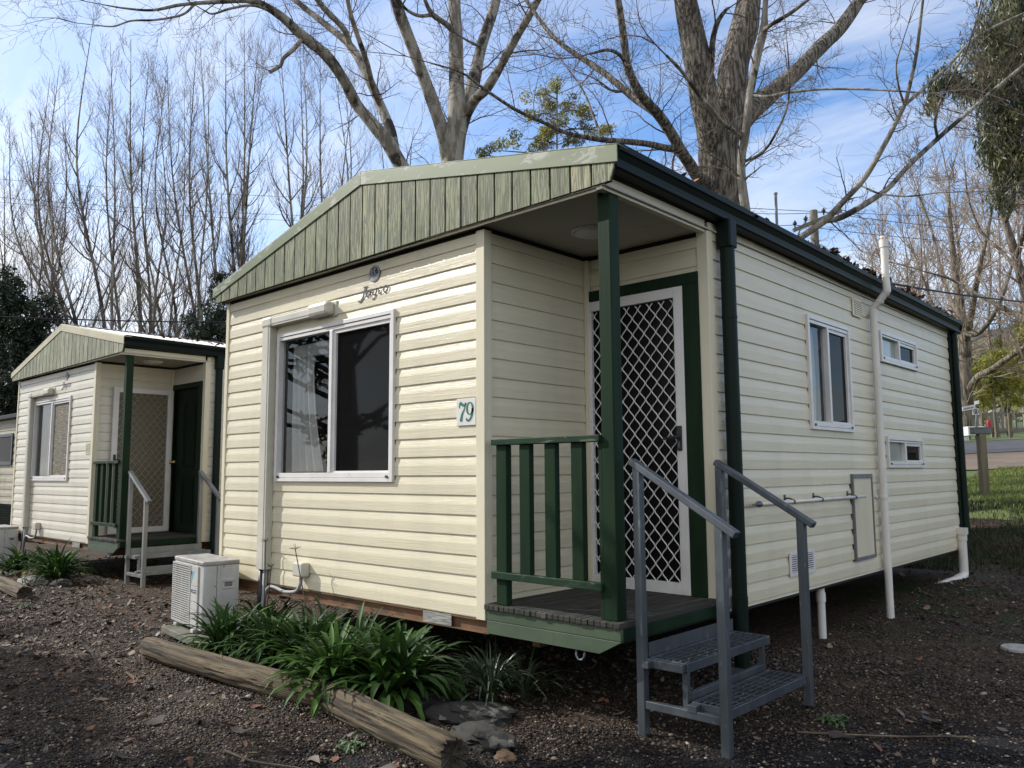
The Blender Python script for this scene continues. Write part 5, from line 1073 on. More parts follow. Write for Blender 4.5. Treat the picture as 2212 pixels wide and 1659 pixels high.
# white bench-like box by the far lawn
p, d = on_ground(2108, 954); mb = MB(); bw = rise(32, d); t = empty('barbecue', (p.x, p.y, p.z), YAW); tag(t, 'white box on legs on the far lawn behind the timber post', 'box')
mb.box((-bw * 0.18, 0.3, 0.25), (bw * 0.95, 0.9, 0.62)); mb.build('cabinet', M['sign_white'], t, bevel=0.02)
for x in (-bw * 0.1, bw * 0.8):
    mb = MB(); mb.box((x, 0.35, -0.03), (x + 0.08, 0.85, 0.25)); mb.build('leg', M['slate'], t)
# red covered thing on a stand
p, d = on_ground(2139, 948); t = empty('covered_stand', p, YAW); tag(t, 'red cover draped over a stand beside the playground posts', 'cover')
mb = MB(); hw = rise(10, d) / 2; z0, z1 = rise(25, d), rise(40, d); rs = random.Random(2)
for x0 in (-hw * 0.4, hw * 0.55): mb.box((x0 + hw, -0.05, 0), (x0 + hw + 0.07, 0.05, z0))
mb.build('stand', M['post_timber'], t)
bm = bmesh.new(); bmesh.ops.create_grid(bm, x_segments=8, y_segments=10, size=1)
mb = MB(); n = 8
rows = []
for k, (zz_, sc) in enumerate(((z0 - 0.12, 0.75), (z0, 1.05), (z0 + (z1 - z0) * 0.5, 1.0), (z1 - 0.05, 0.92), (z1, 0.75))): rows.append([(math.cos(a_ * 0.7854) * hw * sc * (1 + 0.12 * rs.uniform(-1, 1)), math.sin(a_ * 0.7854) * hw * 0.7 * sc, zz_ + 0.05 * rs.uniform(-1, 1)) for a_ in range(n)])
mb.add([q for r_ in rows for q in r_], [(i*n+j, i*n+(j+1) % n, (i+1)*n+(j+1) % n, (i+1)*n+j) for i in range(4) for j in range(n)] + [tuple(4*n+j for j in range(n))]); mb.build('cover', M['red_cloth'], t, smooth_=True); bm.free()
# playground posts
for px, top, lb in ((2087 + 10, 886, 'shorter timber post beside the big bare trunk'), (2162 + 14, 882, 'middle timber post behind the red cover'), (2222 - 32, 886, 'outer timber post by the metal fence')):
    pass
posts = []
for (pxb, pyb, pxt, pyt), lb in (((2124, 947, 2121, 892), 'timber post just left of the red cover'), ((2154, 949, 2148, 889), 'tall timber post just right of the red cover'), ((2183, 949, 2179, 893), 'timber post standing in front of the metal fence')):
    p, d = on_ground(pxb, pyb); q = at(pxt, pyt, d); w2 = rise(6, d) / 2
    mb = MB(); mb.tube([(0, 0, -0.1), (q.x - p.x, q.y - p.y, q.z - p.z)], [w2 * 1.05, w2], 10); o = auto_smooth(mb.build('timber_post', M['post_timber'], None)); o.location = p; tag(o, lb, 'post', 'playground timber posts'); posts.append((p, q))
p, d = on_ground(2165, 947); o = empty('timber_bench', p, YAW); tag(o, 'low timber seat between the playground posts', 'bench')
mb = MB(); mb.box((-0.2, 0, 0.26), (0.55, 0.3, 0.33)); mb.build('seat', M['post_timber'], o)
for x in (-0.18, 0.36):
    mb = MB(); mb.box((x, 0.04, -0.05), (x + 0.14, 0.26, 0.26)); mb.build('leg', M['slate'], o)
p, d = on_ground(2150, 942)
mb = MB(); mb.box((-2.5, 1.0, -0.1), (6.0, 1.2, 0.42)); o = mb.build('sleeper_wall', M['grey_timber'], None); o.location = p; o.rotation_euler = (0, 0, YAW); tag(o, 'low grey timber retaining wall behind the playground posts', 'wall')
def rail_fence(p, u0, u1, h, gap, r, m, label, timber=False):
    o = empty('fence', p, YAW); tag(o, label, 'fence')
    mb = MB(); u = u0
    while u < u1:
        if timber: mb.box((u, 0, 0.1), (u + gap * 0.6, 0.03, h + 0.1 * math.sin(u * 9)))
        else: mb.tube([(u, 0, 0.08), (u, 0, h)], r, 5)
        u += gap
    mb.build('pickets', m, o)
    mb = MB(); mb.box((u0, 0.032, h - 0.12), (u1, 0.075, h - 0.05)); mb.box((u0, 0.032, 0.12), (u1, 0.075, 0.19)); mb.build('rail', m, o)
    k = u0
    while k <= u1 + 0.01:
        mb = MB(); mb.box((k - 0.04, 0.08, -0.3), (k + 0.04, 0.15, h + 0.08)); mb.build('post', m, o); k += (u1 - u0) / max(2, round((u1 - u0) / 2.6))
    return o
p, d = on_ground(2190, 935); rail_fence(p + FH * 3.0, -0.6, 7.5, 1.25, 0.13, 0.016, M['fence_metal'], 'metal bar fence behind the playground posts')
p, d = on_ground(2140, 938); rail_fence(p + FH * 1.6, -1.6, 1.6, 1.15, 0.26, 0.02, M['grey_timber'], 'pale paling fence between the big trunk and the red cover', True)
p, d = on_ground(2085, 941); rail_fence(p + FH * 2.0, -4.0, 0.0, 0.85, 0.5, 0.016, M['fence_metal'], 'low wire fence left of the big bare trunk')

# ------------------------------------------------------------------ power pole, wires, mast
M['pole_timber'] = mat('grey_pole_timber', (0.24, 0.215, 0.175), (0.15, 0.135, 0.11), 0.85, (9, 9, 0.8), bump=0.3, bscale=(40, 40, 2), bdist=0.01)
M['wire'] = mat('dark_wire', (0.02, 0.02, 0.025), rough=0.6)
PD = 27.0; q = at(1757, 455, PD); base = Vector((q.x, q.y, ground_z(q.x, q.y)))
t = empty('power_pole', base); tag(t, 'timber power pole with a tilted crossarm behind the cabin', 'power pole')
mb = MB(); mb.tube([(0, 0, -0.2), (0, 0, q.z - base.z)], [0.18, 0.13], 14); auto_smooth(mb.build('pole', M['pole_timber'], t))
a = at(1713, 498, PD - 0.25) - base; b = at(1817, 455, PD - 0.25) - base
# the arm is level and seen turned away
mb = MB(); mid = (a + b) / 2; dirv = (b - a); dirv.normalize(); mb.bar(a, b, 0.12, 0.12); mb.build('crossarm', M['pole_timber'], t, bevel=0.01)
ins = [at(1717, 486, PD - 0.25), at(1779, 459, PD - 0.25), at(1740, 476, PD - 0.25), at(1812, 446, PD - 0.25)]
for k in ins:
    mb = MB(); kk = k - base; mb.tube([kk + Vector((0, 0, z)) for z in (-0.08, 0.0, 0.02, 0.08, 0.1, 0.15)], [0.03, 0.03, 0.07, 0.07, 0.04, 0.03], 8); mb.build('insulator', M['black'], t)
def wire(p, q, r, sag, label, n=16):
    mb = MB(); p, q = Vector(p), Vector(q); mb.tube([p.lerp(q, i / n) - Vector((0, 0, sag * 4 * (i / n) * (1 - i / n))) for i in range(n + 1)], r, 5, cap=False); return tag(mb.build('wire', M['wire'], None, smooth_=True), label, 'wire', 'overhead wires')
wire(ins[0], at(2330, 524, 46), 0.012, 0.3, 'lowest thin wire running right from the power pole'); wire(ins[1], at(2330, 496, 46), 0.012, 0.3, 'thin wire running right from the far end of the crossarm')
wire(at(1500, 443, 27.4), at(2330, 470, 46), 0.012, 0.15, 'top thin wire passing above the power pole'); wire(ins[1], at(1590, 459, 30), 0.012, 0.05, 'short thin wire from the crossarm towards the big bare tree'); wire(ins[0], at(1600, 482, 30), 0.012, 0.05, 'short wire from the low end of the crossarm to the cabin roof')
wire(at(1890, 606, 15), at(2330, 658, 22), 0.02, 0.1, 'thick dark cable crossing right of the white vent pipe')
wire(at(-100, 378, 24), at(840, 430, 30), 0.006, 0.15, 'topmost of three thin wires over the upright bare trees'); wire(at(-100, 418, 24), at(860, 470, 30), 0.006, 0.15, 'middle of three thin wires over the upright bare trees'); wire(at(-100, 428, 24), at(860, 482, 30), 0.006, 0.15, 'lowest of three thin wires over the upright bare trees')
wire(at(-100, 679, 17), at(560, 696, 21), 0.016, 0.05, 'thick dark cable just above the roof of cabin 80')
q = at(1675.5, 420, 14.5); zb = ground_z(q.x, q.y); mb = MB(); mb.tube([(0, 0, 0), (0, 0, q.z - zb)], 0.026, 8); mb.tube([(0, 0, q.z - zb), (0, 0, q.z - zb + 0.03)], 0.036, 8); o = auto_smooth(mb.build('mast', M['galv_warm'], None)); o.location = (q.x, q.y, zb); tag(o, 'thin grey metal mast rising behind the roof beside the power pole', 'mast')

# ------------------------------------------------------------------ bare trees
M['bark_grey'] = mat('pale_grey_bark', (0.34, 0.315, 0.265), (0.15, 0.132, 0.108), 0.9, (7, 7, 1.6), lo=0.44, hi=0.58, bump=0.7, bscale=(16, 16, 3.5), bdist=0.04, c3=(0.030, 0.027, 0.023), s3=(2.2, 2.2, 1.3), lo3=0.54, hi3=0.60)
M['bark_dark'] = mat('fissured_grey_bark', (0.30, 0.265, 0.215), (0.055, 0.047, 0.038), 0.92, (24, 24, 3.2), lo=0.42, hi=0.56, bump=1.0, bscale=(24, 24, 3.2), bdist=0.08, c3=(0.035, 0.03, 0.026), s3=(1.6, 1.6, 1.0), lo3=0.56, hi3=0.70)
M['twigs_brown'] = mat('brown_twigs', (0.075, 0.050, 0.038), (0.125, 0.092, 0.07), 0.8, (2, 2, 2)); M['twigs_grey'] = mat('grey_brown_twigs', (0.14, 0.108, 0.083), (0.20, 0.162, 0.125), 0.8, (2, 2, 2)); M['twigs_tan'] = mat('tan_twigs', (0.24, 0.185, 0.14), (0.33, 0.265, 0.205), 0.8, (2, 2, 2))
M['bark_tan'] = mat('tan_bark', (0.24, 0.20, 0.155), (0.075, 0.062, 0.05), 0.92, (9, 9, 1.6), lo=0.42, hi=0.58, bump=1.0, bscale=(9, 9, 1.6), bdist=0.1, c3=(0.045, 0.038, 0.03), s3=(1.5, 1.5, 0.9), lo3=0.56, hi3=0.64)

def smooth_limb(pts, rad, per=5):
    c = curve_pts([np.array(p) for p in pts], per); r = np.interp(np.linspace(0, len(pts) - 1, len(c)), range(len(pts)), rad); return [Vector(p) for p in c], r
def grow(mb, p, d, L_, r, depth, rs, up=0.25, wob=0.30, nch=5, ang=(0.5, 1.0), ratio=0.55, droop=0.0, rmin=0.0035, first=0.2):
    n = 5 if depth > 0 else 4; pts = [p]; dd = d.copy(); rad = [r]; curl = Vector((rs.gauss(0, 1), rs.gauss(0, 1), rs.gauss(0, 1))) * wob * 0.5
    for i in range(n):
        dd = (dd + curl * 0.5 + Vector((rs.gauss(0, 1), rs.gauss(0, 1), rs.gauss(0, 1))) * wob * 0.45 + Vector((0, 0, up - droop * (i / n)))).normalized() if i else dd
        pts.append(pts[-1] + dd * (L_ / n)); rad.append(max(rmin * 0.7, r * (1 - 0.72 * (i + 1) / n)))
    mb.tube(pts, rad, 5 if r > 0.02 else 3, cap=False)
    if depth <= 0: return
    for k in range(nch):
        t = first + (1 - first) * (k + rs.random()) / nch; i = min(n - 1, int(t * n)); f = t * n - i
        b = pts[i].lerp(pts[i + 1], f); ax = (pts[i + 1] - pts[i]).normalized(); pr = ax.orthogonal().normalized(); pr.rotate(Matrix.Rotation(rs.uniform(0, 6.283), 3, ax))
        a = rs.uniform(*ang); nd = (ax * math.cos(a) + pr * math.sin(a)).normalized(); rr = max(rmin, (rad[i] * 0.9) * ratio)
        grow(mb, b, nd, L_ * rs.uniform(0.38, 0.68), rr, depth - 1, rs, up, wob, max(2, nch - 1), ang, ratio, droop, rmin, 0.15)
def limbs_tree(name, label, dep, limbs, twig_spec, bark, twm, seed, cat='tree', group=None, sides=14):
    """limbs: lists of (px, py, width in px, depth offset); the first point is the joint"""
    rs = random.Random(seed); first = limbs[0][0]; b = at(first[0], first[1], dep + first[3]); gz = ground_z(b.x, b.y); r = empty(name, (b.x, b.y, gz)); tag(r, label, cat, group)
    O = Vector((b.x, b.y, gz)); tb, cb = MB(), MB()
    base_r = rise(first[2], dep) / 2
    pts, rad = smooth_limb([(0, 0, -0.2), (0, 0, (b.z - gz) * 0.5), b - O], [base_r * 1.25, base_r * 1.08, base_r], 4); tb.tube(pts, rad, sides + 4, cap=False)
    for li, lm_ in enumerate(limbs):
        P = [at(x, y, dep + dz) - O for x, y, w, dz in lm_]; R_ = [rise(w, dep) / 2 for x, y, w, dz in lm_]
        pts, rad = smooth_limb(P, R_); big = rad[0] > 0.09
        if li: pts = [pts[0] - (pts[1] - pts[0]).normalized() * rad[0] * 0.6] + pts; rad = np.r_[rad[0], rad]
        rad = rad * np.array([1 + 0.10 * mnoise.noise(p * 1.7 + Vector((seed, li, 0))) for p in pts])
        tb.tube(pts, rad, sides if big else 8, cap=True)
        dens, L0, dpt, kw = twig_spec
        tot = sum((pts[i+1] - pts[i]).length for i in range(len(pts) - 1)); n = int(dens * tot * (0.55 if big else 1.0))
        for k in range(n):
            t = rs.random() ** 0.9 * (len(pts) - 1.01); i = int(t); q = pts[i].lerp(pts[i+1], t - i); ax = (pts[i+1] - pts[i]).normalized(); pr = ax.orthogonal().normalized(); pr.rotate(Matrix.Rotation(rs.uniform(0, 6.283), 3, ax))
            a = rs.uniform(0.6, 1.25); nd = (ax * math.cos(a) + pr * math.sin(a)).normalized(); rl = rad[min(i, len(rad)-1)]
            grow(cb, q + nd * rl * 0.7, nd, L0 * rs.uniform(0.45, 1.25), min(rl * 0.35, kw.get('r0', 0.022)) * rs.uniform(0.5, 1.1), dpt if rs.random() < 0.75 else dpt - 1, rs, **{k_: v_ for k_, v_ in kw.items() if k_ != 'r0'})
        # the crown goes on above the picture: thick limbs taper out and fork
        if lm_[-1][1] < 6 and rad[-1] > 0.045:
            heads = [(pts[-1], (pts[-1] - pts[-3]).normalized(), rad[-1], 5.0)]
            while heads:
                q, dd, r0, L_ = heads.pop(); P_ = [q - dd * 0.05]; n_ = 7
                for k in range(n_):
                    dd = (dd + Vector((rs.gauss(0, .12), rs.gauss(0, .12), rs.gauss(0, .08) + 0.05))).normalized(); P_.append(P_[-1] + dd * L_ / n_)
                rr_ = [r0 * (1 - 0.86 * (k / n_)) for k in range(n_ + 1)]; tb.tube(P_, rr_, 12 if r0 > 0.1 else 8, cap=True)
                for k in range(1, n_ + 1):
                    for _ in range(2):
                        pr = dd.orthogonal().normalized(); pr.rotate(Matrix.Rotation(rs.uniform(0, 6.283), 3, dd)); grow(cb, P_[k], (dd * 0.6 + pr).normalized(), rs.uniform(0.8, 1.8), min(0.03, rr_[k] * 0.5), 2, rs, **{k_: v_ for k_, v_ in kw.items() if k_ != 'r0'})
                    if r0 > 0.11 and k in (2, 4): pr = dd.orthogonal().normalized(); pr.rotate(Matrix.Rotation(rs.uniform(0, 6.283), 3, dd)); heads.append((P_[k], (dd + pr * 0.7).normalized(), rr_[k] * 0.55, L_ * 0.6))
        # continue each limb beyond its end
        if not (lm_[-1][1] < 6 and rad[-1] > 0.045) and len(lm_) > 2 and rad[-1] < 0.12 and lm_[-1][2] < 7.5:
            for _ in range(2): grow(cb, pts[-1], (pts[-1] - pts[-3]).normalized(), L0 * 1.6, rad[-1] * 0.8, dpt, rs, **{k_: v_ for k_, v_ in kw.items() if k_ != 'r0'})
    auto_smooth(tb.build('trunk', bark, r, recalc=False), 1.2); cb.build('crown', twm, r, smooth_=True, recalc=False)
    return r
TW = dict(up=0.06, wob=0.36, nch=5, ang=(0.5, 1.15), ratio=0.5, rmin=0.0032, r0=0.019)
limbs_tree('bare_tree', 'many stemmed bare grey tree rising behind the middle of the gable', 17.0, [
    [(978, 420, 52, 0), (978, 345, 48, 0), (985, 285, 44, 0), (987, 240, 38, 0), (986, 170, 33, 0.2), (985, 100, 31, 0.3), (982, 20, 28, 0.5), (980, -60, 25, 0.7)],
    [(968, 345, 32, 0), (958, 290, 28, -0.2), (929, 205, 26, -0.4), (896, 115, 25, -0.6), (862, 25, 24, -0.8), (846, -40, 22, -1.0)],
    [(992, 285, 32, 0), (1008, 235, 30, 0.3), (1024, 173, 28, 0.5), (1040, 100, 26, 0.8), (1064, 27, 23, 1.0), (1082, -40, 20, 1.2)],
    [(1006, 250, 22, 0.2), (1026, 215, 22, -0.2), (1052, 190, 20, -0.4), (1080, 145, 18, -0.6), (1096, 115, 18, -0.8), (1122, 70, 15, -1.0), (1140, 40, 15, -1.2), (1168, -10, 12, -1.4)],
    [(980, 65, 14, 0.3), (958, 48, 12, -0.2), (935, 32, 11, -0.5), (922, 10, 9, -0.8), (912, -20, 8, -1)],
    [(935, 32, 9, -0.5), (905, 34, 8, -0.8), (880, 22, 6, -1.0), (868, 8, 5, -1.2)],
    [(1040, 100, 9, 0.8), (1018, 92, 6, 0.2), (1000, 82, 4, -0.2)]],
    (3.6, 1.15, 2, TW), M['bark_grey'], M['twigs_brown'], 3)
limbs_tree('bare_tree', 'leaning bare grey tree at the left end of the gable', 19.0, [
    [(905, 420, 34, 0), (874, 370, 32, 0), (853, 335, 31, 0), (830, 298, 29, 0), (800, 262, 26, 0), (770, 225, 25, 0), (742, 172, 24, -0.3), (705, 120, 24, -0.6), (668, 90, 22, -0.8), (640, 65, 20, -1.0), (600, 30, 18, -1.3), (545, 2, 13, -1.6), (470, 4, 8, -2.0), (393, 10, 6.5, -2.3), (330, 22, 5, -2.6), (270, 18, 3.5, -3), (222, 10, 2, -3.4)],
    [(853, 335, 25, 0), (845, 285, 23, 0.5), (822, 228, 21, 0.8), (788, 152, 20, 1.0), (757, 100, 18, 1.3), (722, 68, 16, 1.6), (668, 25, 14, 2.0), (612, -20, 11, 2.4)],
    [(757, 100, 15, 1.3), (742, 62, 14, 1.0), (700, 18, 13, 0.6), (672, -20, 12, 0.2)],
    [(822, 228, 14, 0.8), (806, 190, 13, 0.0), (790, 128, 12, -0.6), (760, 40, 10, -1.0), (745, -30, 8, -1.4)],
    [(652, 84, 11, -0.9), (632, 108, 9, -1.2), (612, 126, 8, -1.3), (605, 142, 8, -1.3), (582, 156, 8, -1.4)],
    [(420, 10, 5, -2.2), (393, 32, 4.5, -2.3), (335, 43, 4, -2.5), (283, 45, 3.5, -2.7), (245, 57, 3, -2.9), (203, 54, 2, -3.2)],
    [(600, 30, 9, -1.3), (550, 12, 6, -1.6), (500, 18, 5, -1.9), (460, 30, 4, -2.1), (440, 22, 3, -2.3)]],
    (3.4, 1.1, 2, TW), M['bark_grey'], M['twigs_brown'], 5)
limbs_tree('bare_tree', 'massive bare tree with a dark fissured trunk behind the right half of the roof', 13.5, [
    [(1560, 520, 92, 0), (1558, 440, 86, 0), (1553, 370, 84, 0), (1552, 320, 82, 0), (1572, 262, 68, 0), (1582, 200, 66, 0.1), (1584, 150, 66, 0.2), (1600, 90, 62, 0.3), (1610, 50, 60, 0.4), (1622, -30, 52, 0.5)],
    [(1546, 330, 66, -0.05), (1532, 275, 58, -0.2), (1519, 200, 58, -0.3), (1508, 140, 56, -0.4), (1496, 80, 52, -0.4), (1484, 20, 47, -0.5), (1472, -50, 42, -0.6)],
    [(1598, 265, 50, 0.1), (1632, 230, 44, 0.5), (1662, 206, 40, 0.8), (1695, 178, 38, 1.0), (1730, 146, 36, 1.2), (1760, 114, 35, 1.4), (1784, 90, 34, 1.6), (1808, 68, 33, 1.8), (1836, 32, 31, 2.0), (1866, -14, 29, 2.2)],
    [(1532, 402, 30, -0.2), (1508, 382, 25, -0.5), (1490, 355, 24, -0.7), (1472, 328, 23, -0.9), (1452, 292, 21, -1.1), (1424, 250, 20, -1.3), (1384, 204, 18, -1.6), (1356, 145, 16, -1.8), (1346, 70, 14, -2.0), (1332, -20, 12, -2.2)],
    [(1424, 250, 16, -1.3), (1390, 226, 15, -1.0), (1368, 211, 14, -0.8), (1304, 157, 13, -0.4), (1237, 113, 11, 0.0), (1200, 84, 10, 0.2), (1171, 50, 9, 0.4), (1134, -4, 8, 0.6)],
    [(1466, 322, 15, -0.9), (1440, 320, 14, -1.1), (1400, 311, 12.5, -1.3), (1354, 306, 12, -1.5), (1300, 302, 10.5, -1.8), (1247, 293, 9, -2.0), (1215, 284, 8, -2.1), (1181, 268, 7, -2.3), (1114, 237, 6, -2.5), (1047, 193, 5, -2.7), (997, 157, 4, -2.9), (930, 136, 2.5, -3.1)],
    [(1535, 150, 15, -0.4), (1537, 118, 14, -0.5), (1541, 80, 12, -0.6), (1550, 48, 11, -0.7), (1566, 24, 8, -0.8), (1576, 16, 4, -0.8)],
    [(1356, 145, 9, -1.8), (1338, 118, 7, -2.2), (1312, 108, 6, -2.5), (1276, 116, 4, -2.8)],
    [(1304, 302, 6, -1.8), (1286, 262, 5, -1.6), (1262, 200, 4, -1.3), (1228, 150, 3, -1.0)]],
    (4.2, 1.05, 2, TW), M['bark_dark'], M['twigs_brown'], 11, sides=20)
limbs_tree('bare_tree', 'slender pale stem standing in front of the massive dark trunk', 12.4, [
    [(1622, 560, 23, 0), (1612, 465, 21, 0), (1603, 395, 20, 0), (1602, 340, 18, 0), (1611, 287, 17.5, 0), (1620, 205, 17, 0), (1637, 118, 17, 0), (1650, 62, 18, 0), (1652, 30, 13, 0), (1656, -30, 11, 0)],
    [(1649, 66, 11, 0), (1668, 52, 9.5, -0.3), (1708, 28, 8.5, -0.5), (1752, -6, 7, -0.8)],
    [(1610, 348, 6.5, 0), (1640, 334, 6, -0.2), (1661, 313, 5.5, -0.4), (1684, 272, 5, -0.6), (1701, 228, 4.5, -0.7), (1705, 165, 3.5, -0.9), (1700, 90, 2.5, -1.0)],
    [(1622, 206, 6, 0), (1660, 208, 6, -0.3), (1700, 200, 5.5, -0.5), (1775, 193, 5, -0.8), (1875, 193, 4.5, -1.2), (1975, 199, 3, -1.6)],
    [(1600, 296, 11, 0), (1586, 283, 10, 0.1), (1558, 262, 9.5, -0.6), (1534, 232, 9, -0.9), (1512, 208, 8.5, -1.0), (1475, 157, 7, -1.2), (1440, 120, 5, -1.4)]],
    (4.2, 0.75, 2, TW), M['bark_grey'], M['twigs_grey'], 13, sides=12)
limbs_tree('bare_tree', 'leaning bare tree forking low over the right end of the roof', 12.0, [
    [(1660, 585, 16, 0), (1700, 538, 15.5, 0), (1730, 513, 15, 0), (1781, 477, 15, 0), (1825, 432, 12.5, -0.2), (1868, 384, 11.5, -0.3), (1908, 317, 10.5, -0.4), (1931, 273, 9.5, -0.5), (1954, 226, 8.5, -0.6), (1966, 180, 8, -0.7), (1979, 120, 7, -0.8), (1988, 50, 6, -0.9), (1996, -20, 5, -1.0)],
    [(1781, 477, 13, 0), (1815, 470, 13, 0.1), (1862, 445, 13, 0.2), (1918, 407, 12.5, 0.4), (1958, 363, 11.5, 0.5), (2025, 300, 11, 0.8), (2091, 243, 9.5, 1.0), (2150, 192, 8.5, 1.2), (2215, 138, 7.5, 1.4), (2300, 70, 5, 1.7)],
    [(1955, 226, 8, -0.6), (1990, 196, 7, -0.4), (2041, 150, 7, -0.2), (2080, 108, 6.5, 0), (2108, 80, 6, 0.1), (2160, 52, 5, 0.3), (2230, 20, 4, 0.5)],
    [(2025, 298, 7, 0.8), (2020, 262, 6, 0.6), (2030, 225, 6, 0.4), (2041, 200, 5.5, 0.3), (2064, 150, 5, 0.1), (2085, 115, 4.5, 0), (2104, 60, 3.5, -0.2), (2120, 0, 2.5, -0.3)],
    [(1862, 402, 4.5, -0.3), (1900, 418, 4, -0.6), (1960, 424, 3.5, -0.9), (2030, 416, 2.5, -1.2), (2100, 414, 2, -1.5)],
    [(1954, 226, 5, -0.6), (1942, 190, 4, -0.9), (1936, 140, 3.5, -1.1), (1950, 90, 3, -1.2)]],
    (3.8, 0.7, 2, TW), M['bark_grey'], M['twigs_brown'], 17, sides=12)

# upright many stemmed trees along the left skyline
SH = dict(up=0.26, wob=0.18, nch=4, ang=(0.35, 0.85), ratio=0.52, rmin=0.0044)
def upright_tree(bx, by, d, stems, seed, label, bark, twm, dens=1.0, w0=9, group='upright bare trees on the left skyline', spec=SH, L0=2.2):
    rs = random.Random(seed); b = at(bx, by, d); gz = ground_z(b.x, b.y); O = Vector((b.x, b.y, gz)); r = empty('bare_tree', O); tag(r, label, 'tree', group)
    tb, cb = MB(), MB(); hub = Vector((0, 0, max(0.3, (b.z - gz) * 0.35)))
    tb.tube([(0, 0, -0.2), (0, 0, hub.z * 0.5), hub], [rise(w0, d) * 0.95, rise(w0, d) * 0.8, rise(w0, d) * 0.65], 10, cap=False)
    for (tx, ty, w) in stems:
        T = at(tx, ty, d + rs.uniform(-1.2, 1.2)) - O; mid1 = hub.lerp(T, 0.3) + Vector((rs.gauss(0, .35), rs.gauss(0, .35), 0.2)) ; mid1.x += (T.x - hub.x) * 0.20; mid1.y += (T.y - hub.y) * 0.20; mid2 = hub.lerp(T, 0.65) + Vector((rs.gauss(0, .4), rs.gauss(0, .4), 0)); mid2.x += (T.x - hub.x) * 0.17; mid2.y += (T.y - hub.y) * 0.17
        R0 = rise(w, d) / 2; pts, rad = smooth_limb([hub - Vector((0, 0, 0.2)), mid1, mid2, T], [R0 * 0.9, R0 * 0.62, R0 * 0.34, 0.007], 7); tb.tube(pts, rad, 7, cap=False)
        tot = sum((pts[i+1]-pts[i]).length for i in range(len(pts)-1))
        for k in range(int(tot * 3.5 * dens)):
            t = (0.16 + 0.82 * rs.random()) * (len(pts) - 1.01); i = int(t); q = pts[i].lerp(pts[i+1], t - i); ax = (pts[i+1]-pts[i]).normalized(); pr = ax.orthogonal().normalized(); pr.rotate(Matrix.Rotation(rs.uniform(0, 6.283), 3, ax)); a = rs.uniform(0.45, 0.95)
            rem = 1 - t / (len(pts) - 1); long_ = rs.random() < 0.30; nd = (ax * math.cos(a) + pr * math.sin(a)).normalized()
            if long_: grow(cb, q, nd, L0 * rs.uniform(0.8, 1.5) * (0.35 + 0.75 * rem), min(0.034, rad[i] * 0.62), 2, rs, **{**spec, 'nch': 6})
            else: grow(cb, q, nd, L0 * rs.uniform(0.2, 0.6) * (0.45 + 0.55 * rem), min(0.016, rad[i] * 0.45), 1, rs, **spec)
    auto_smooth(tb.build('trunk', bark, r, recalc=False), 1.2); cb.build('crown', twm, r, smooth_=True, recalc=False); return r
lab = ['upright bare tree cut by the left picture edge', 'upright bare tree above the dark pine', 'tallest upright bare tree above the ridge of cabin 80', 'upright bare tree with twin spires above cabin 80', 'upright bare tree behind the right end of the roof of cabin 80', 'thin upright bare tree left of the dark conifer', 'wide upright bare tree behind the dark conifer', 'upright bare tree above the left end of the big gable', 'upright bare tree in the gap left of the leaning grey tree', 'smaller upright bare tree touching the big gable', 'slim upright bare tree low behind the pine and cabin 80', 'low twiggy bare tree between cabin 80 and the skyline trees']
ups = [(60, 800, 29, [(-60, 470, 9), (-20, 400, 9), (8, 330, 9), (45, 285, 8)]), (190, 800, 30, [(20, 265, 10), (66, 240, 9), (108, 165, 11), (140, 210, 8)]), (262, 790, 29, [(128, 140, 11), (203, 28, 13), (238, 90, 10)]), (300, 790, 31, [(245, 110, 10), (283, 84, 13), (322, 120, 10)]), (372, 790, 30, [(338, 185, 9), (362, 140, 10), (398, 190, 8)]), (470, 790, 31, [(360, 128, 11), (425, 88, 12), (452, 135, 9)]), (540, 790, 30, [(432, 92, 11), (488, 68, 13), (528, 62, 12), (575, 110, 9)]), (610, 780, 31, [(560, 72, 11), (604, 70, 13), (655, 92, 11)]), (690, 770, 32, [(648, 108, 10), (692, 98, 12), (742, 150, 9)]), (770, 740, 32, [(722, 150, 9), (768, 160, 10), (812, 200, 8)]), (90, 820, 32, [(40, 420, 8), (100, 330, 9), (150, 380, 8)]), (340, 800, 34, [(290, 310, 8), (345, 250, 8), (410, 320, 8)])]
for i, (bx, by, d, st) in enumerate(ups): upright_tree(bx, by, d, st, 100 + i, lab[i], M['bark_grey'], M['twigs_grey'])

# tan bare trees on the right
TN = dict(up=0.10, wob=0.26, nch=5, ang=(0.4, 0.95), ratio=0.5, rmin=0.009, r0=0.04)
limbs_tree('bare_tree', 'big bare tan tree with a thick trunk on the far lawn', 37.5, [
    [(2088, 946, 40, 0), (2086, 890, 36, 0), (2085, 850, 33, 0), (2083, 790, 30, 0), (2084, 740, 25, 0), (2078, 690, 20, 0), (2070, 630, 17, 0), (2060, 560, 13, 0), (2052, 480, 9, 0), (2050, 420, 5, 0)],
    [(2090, 850, 18, 0), (2112, 815, 15, -1), (2140, 800, 13, -2), (2180, 772, 11, -3), (2230, 740, 9, -4)],
    [(2084, 790, 15, 0), (2060, 755, 12, 1), (2040, 715, 9, 2), (2015, 660, 7, 3), (1990, 590, 5, 3)],
    [(2086, 740, 17, 0), (2096, 690, 14, -1), (2106, 630, 12, -2), (2120, 560, 9, -3), (2138, 480, 6, -3), (2150, 400, 4, -3)],
    [(2086, 720, 14, 0), (2112, 720, 11, -2), (2140, 690, 9, -3), (2165, 640, 7, -4), (2190, 560, 5, -4)],
    [(2078, 690, 11, 0), (2050, 640, 9, 2), (2030, 570, 7, 3), (2010, 490, 5, 4), (1985, 420, 3, 4)]],
    (4.0, 2.0, 2, TN), M['bark_tan'], M['twigs_tan'], 23, sides=14)
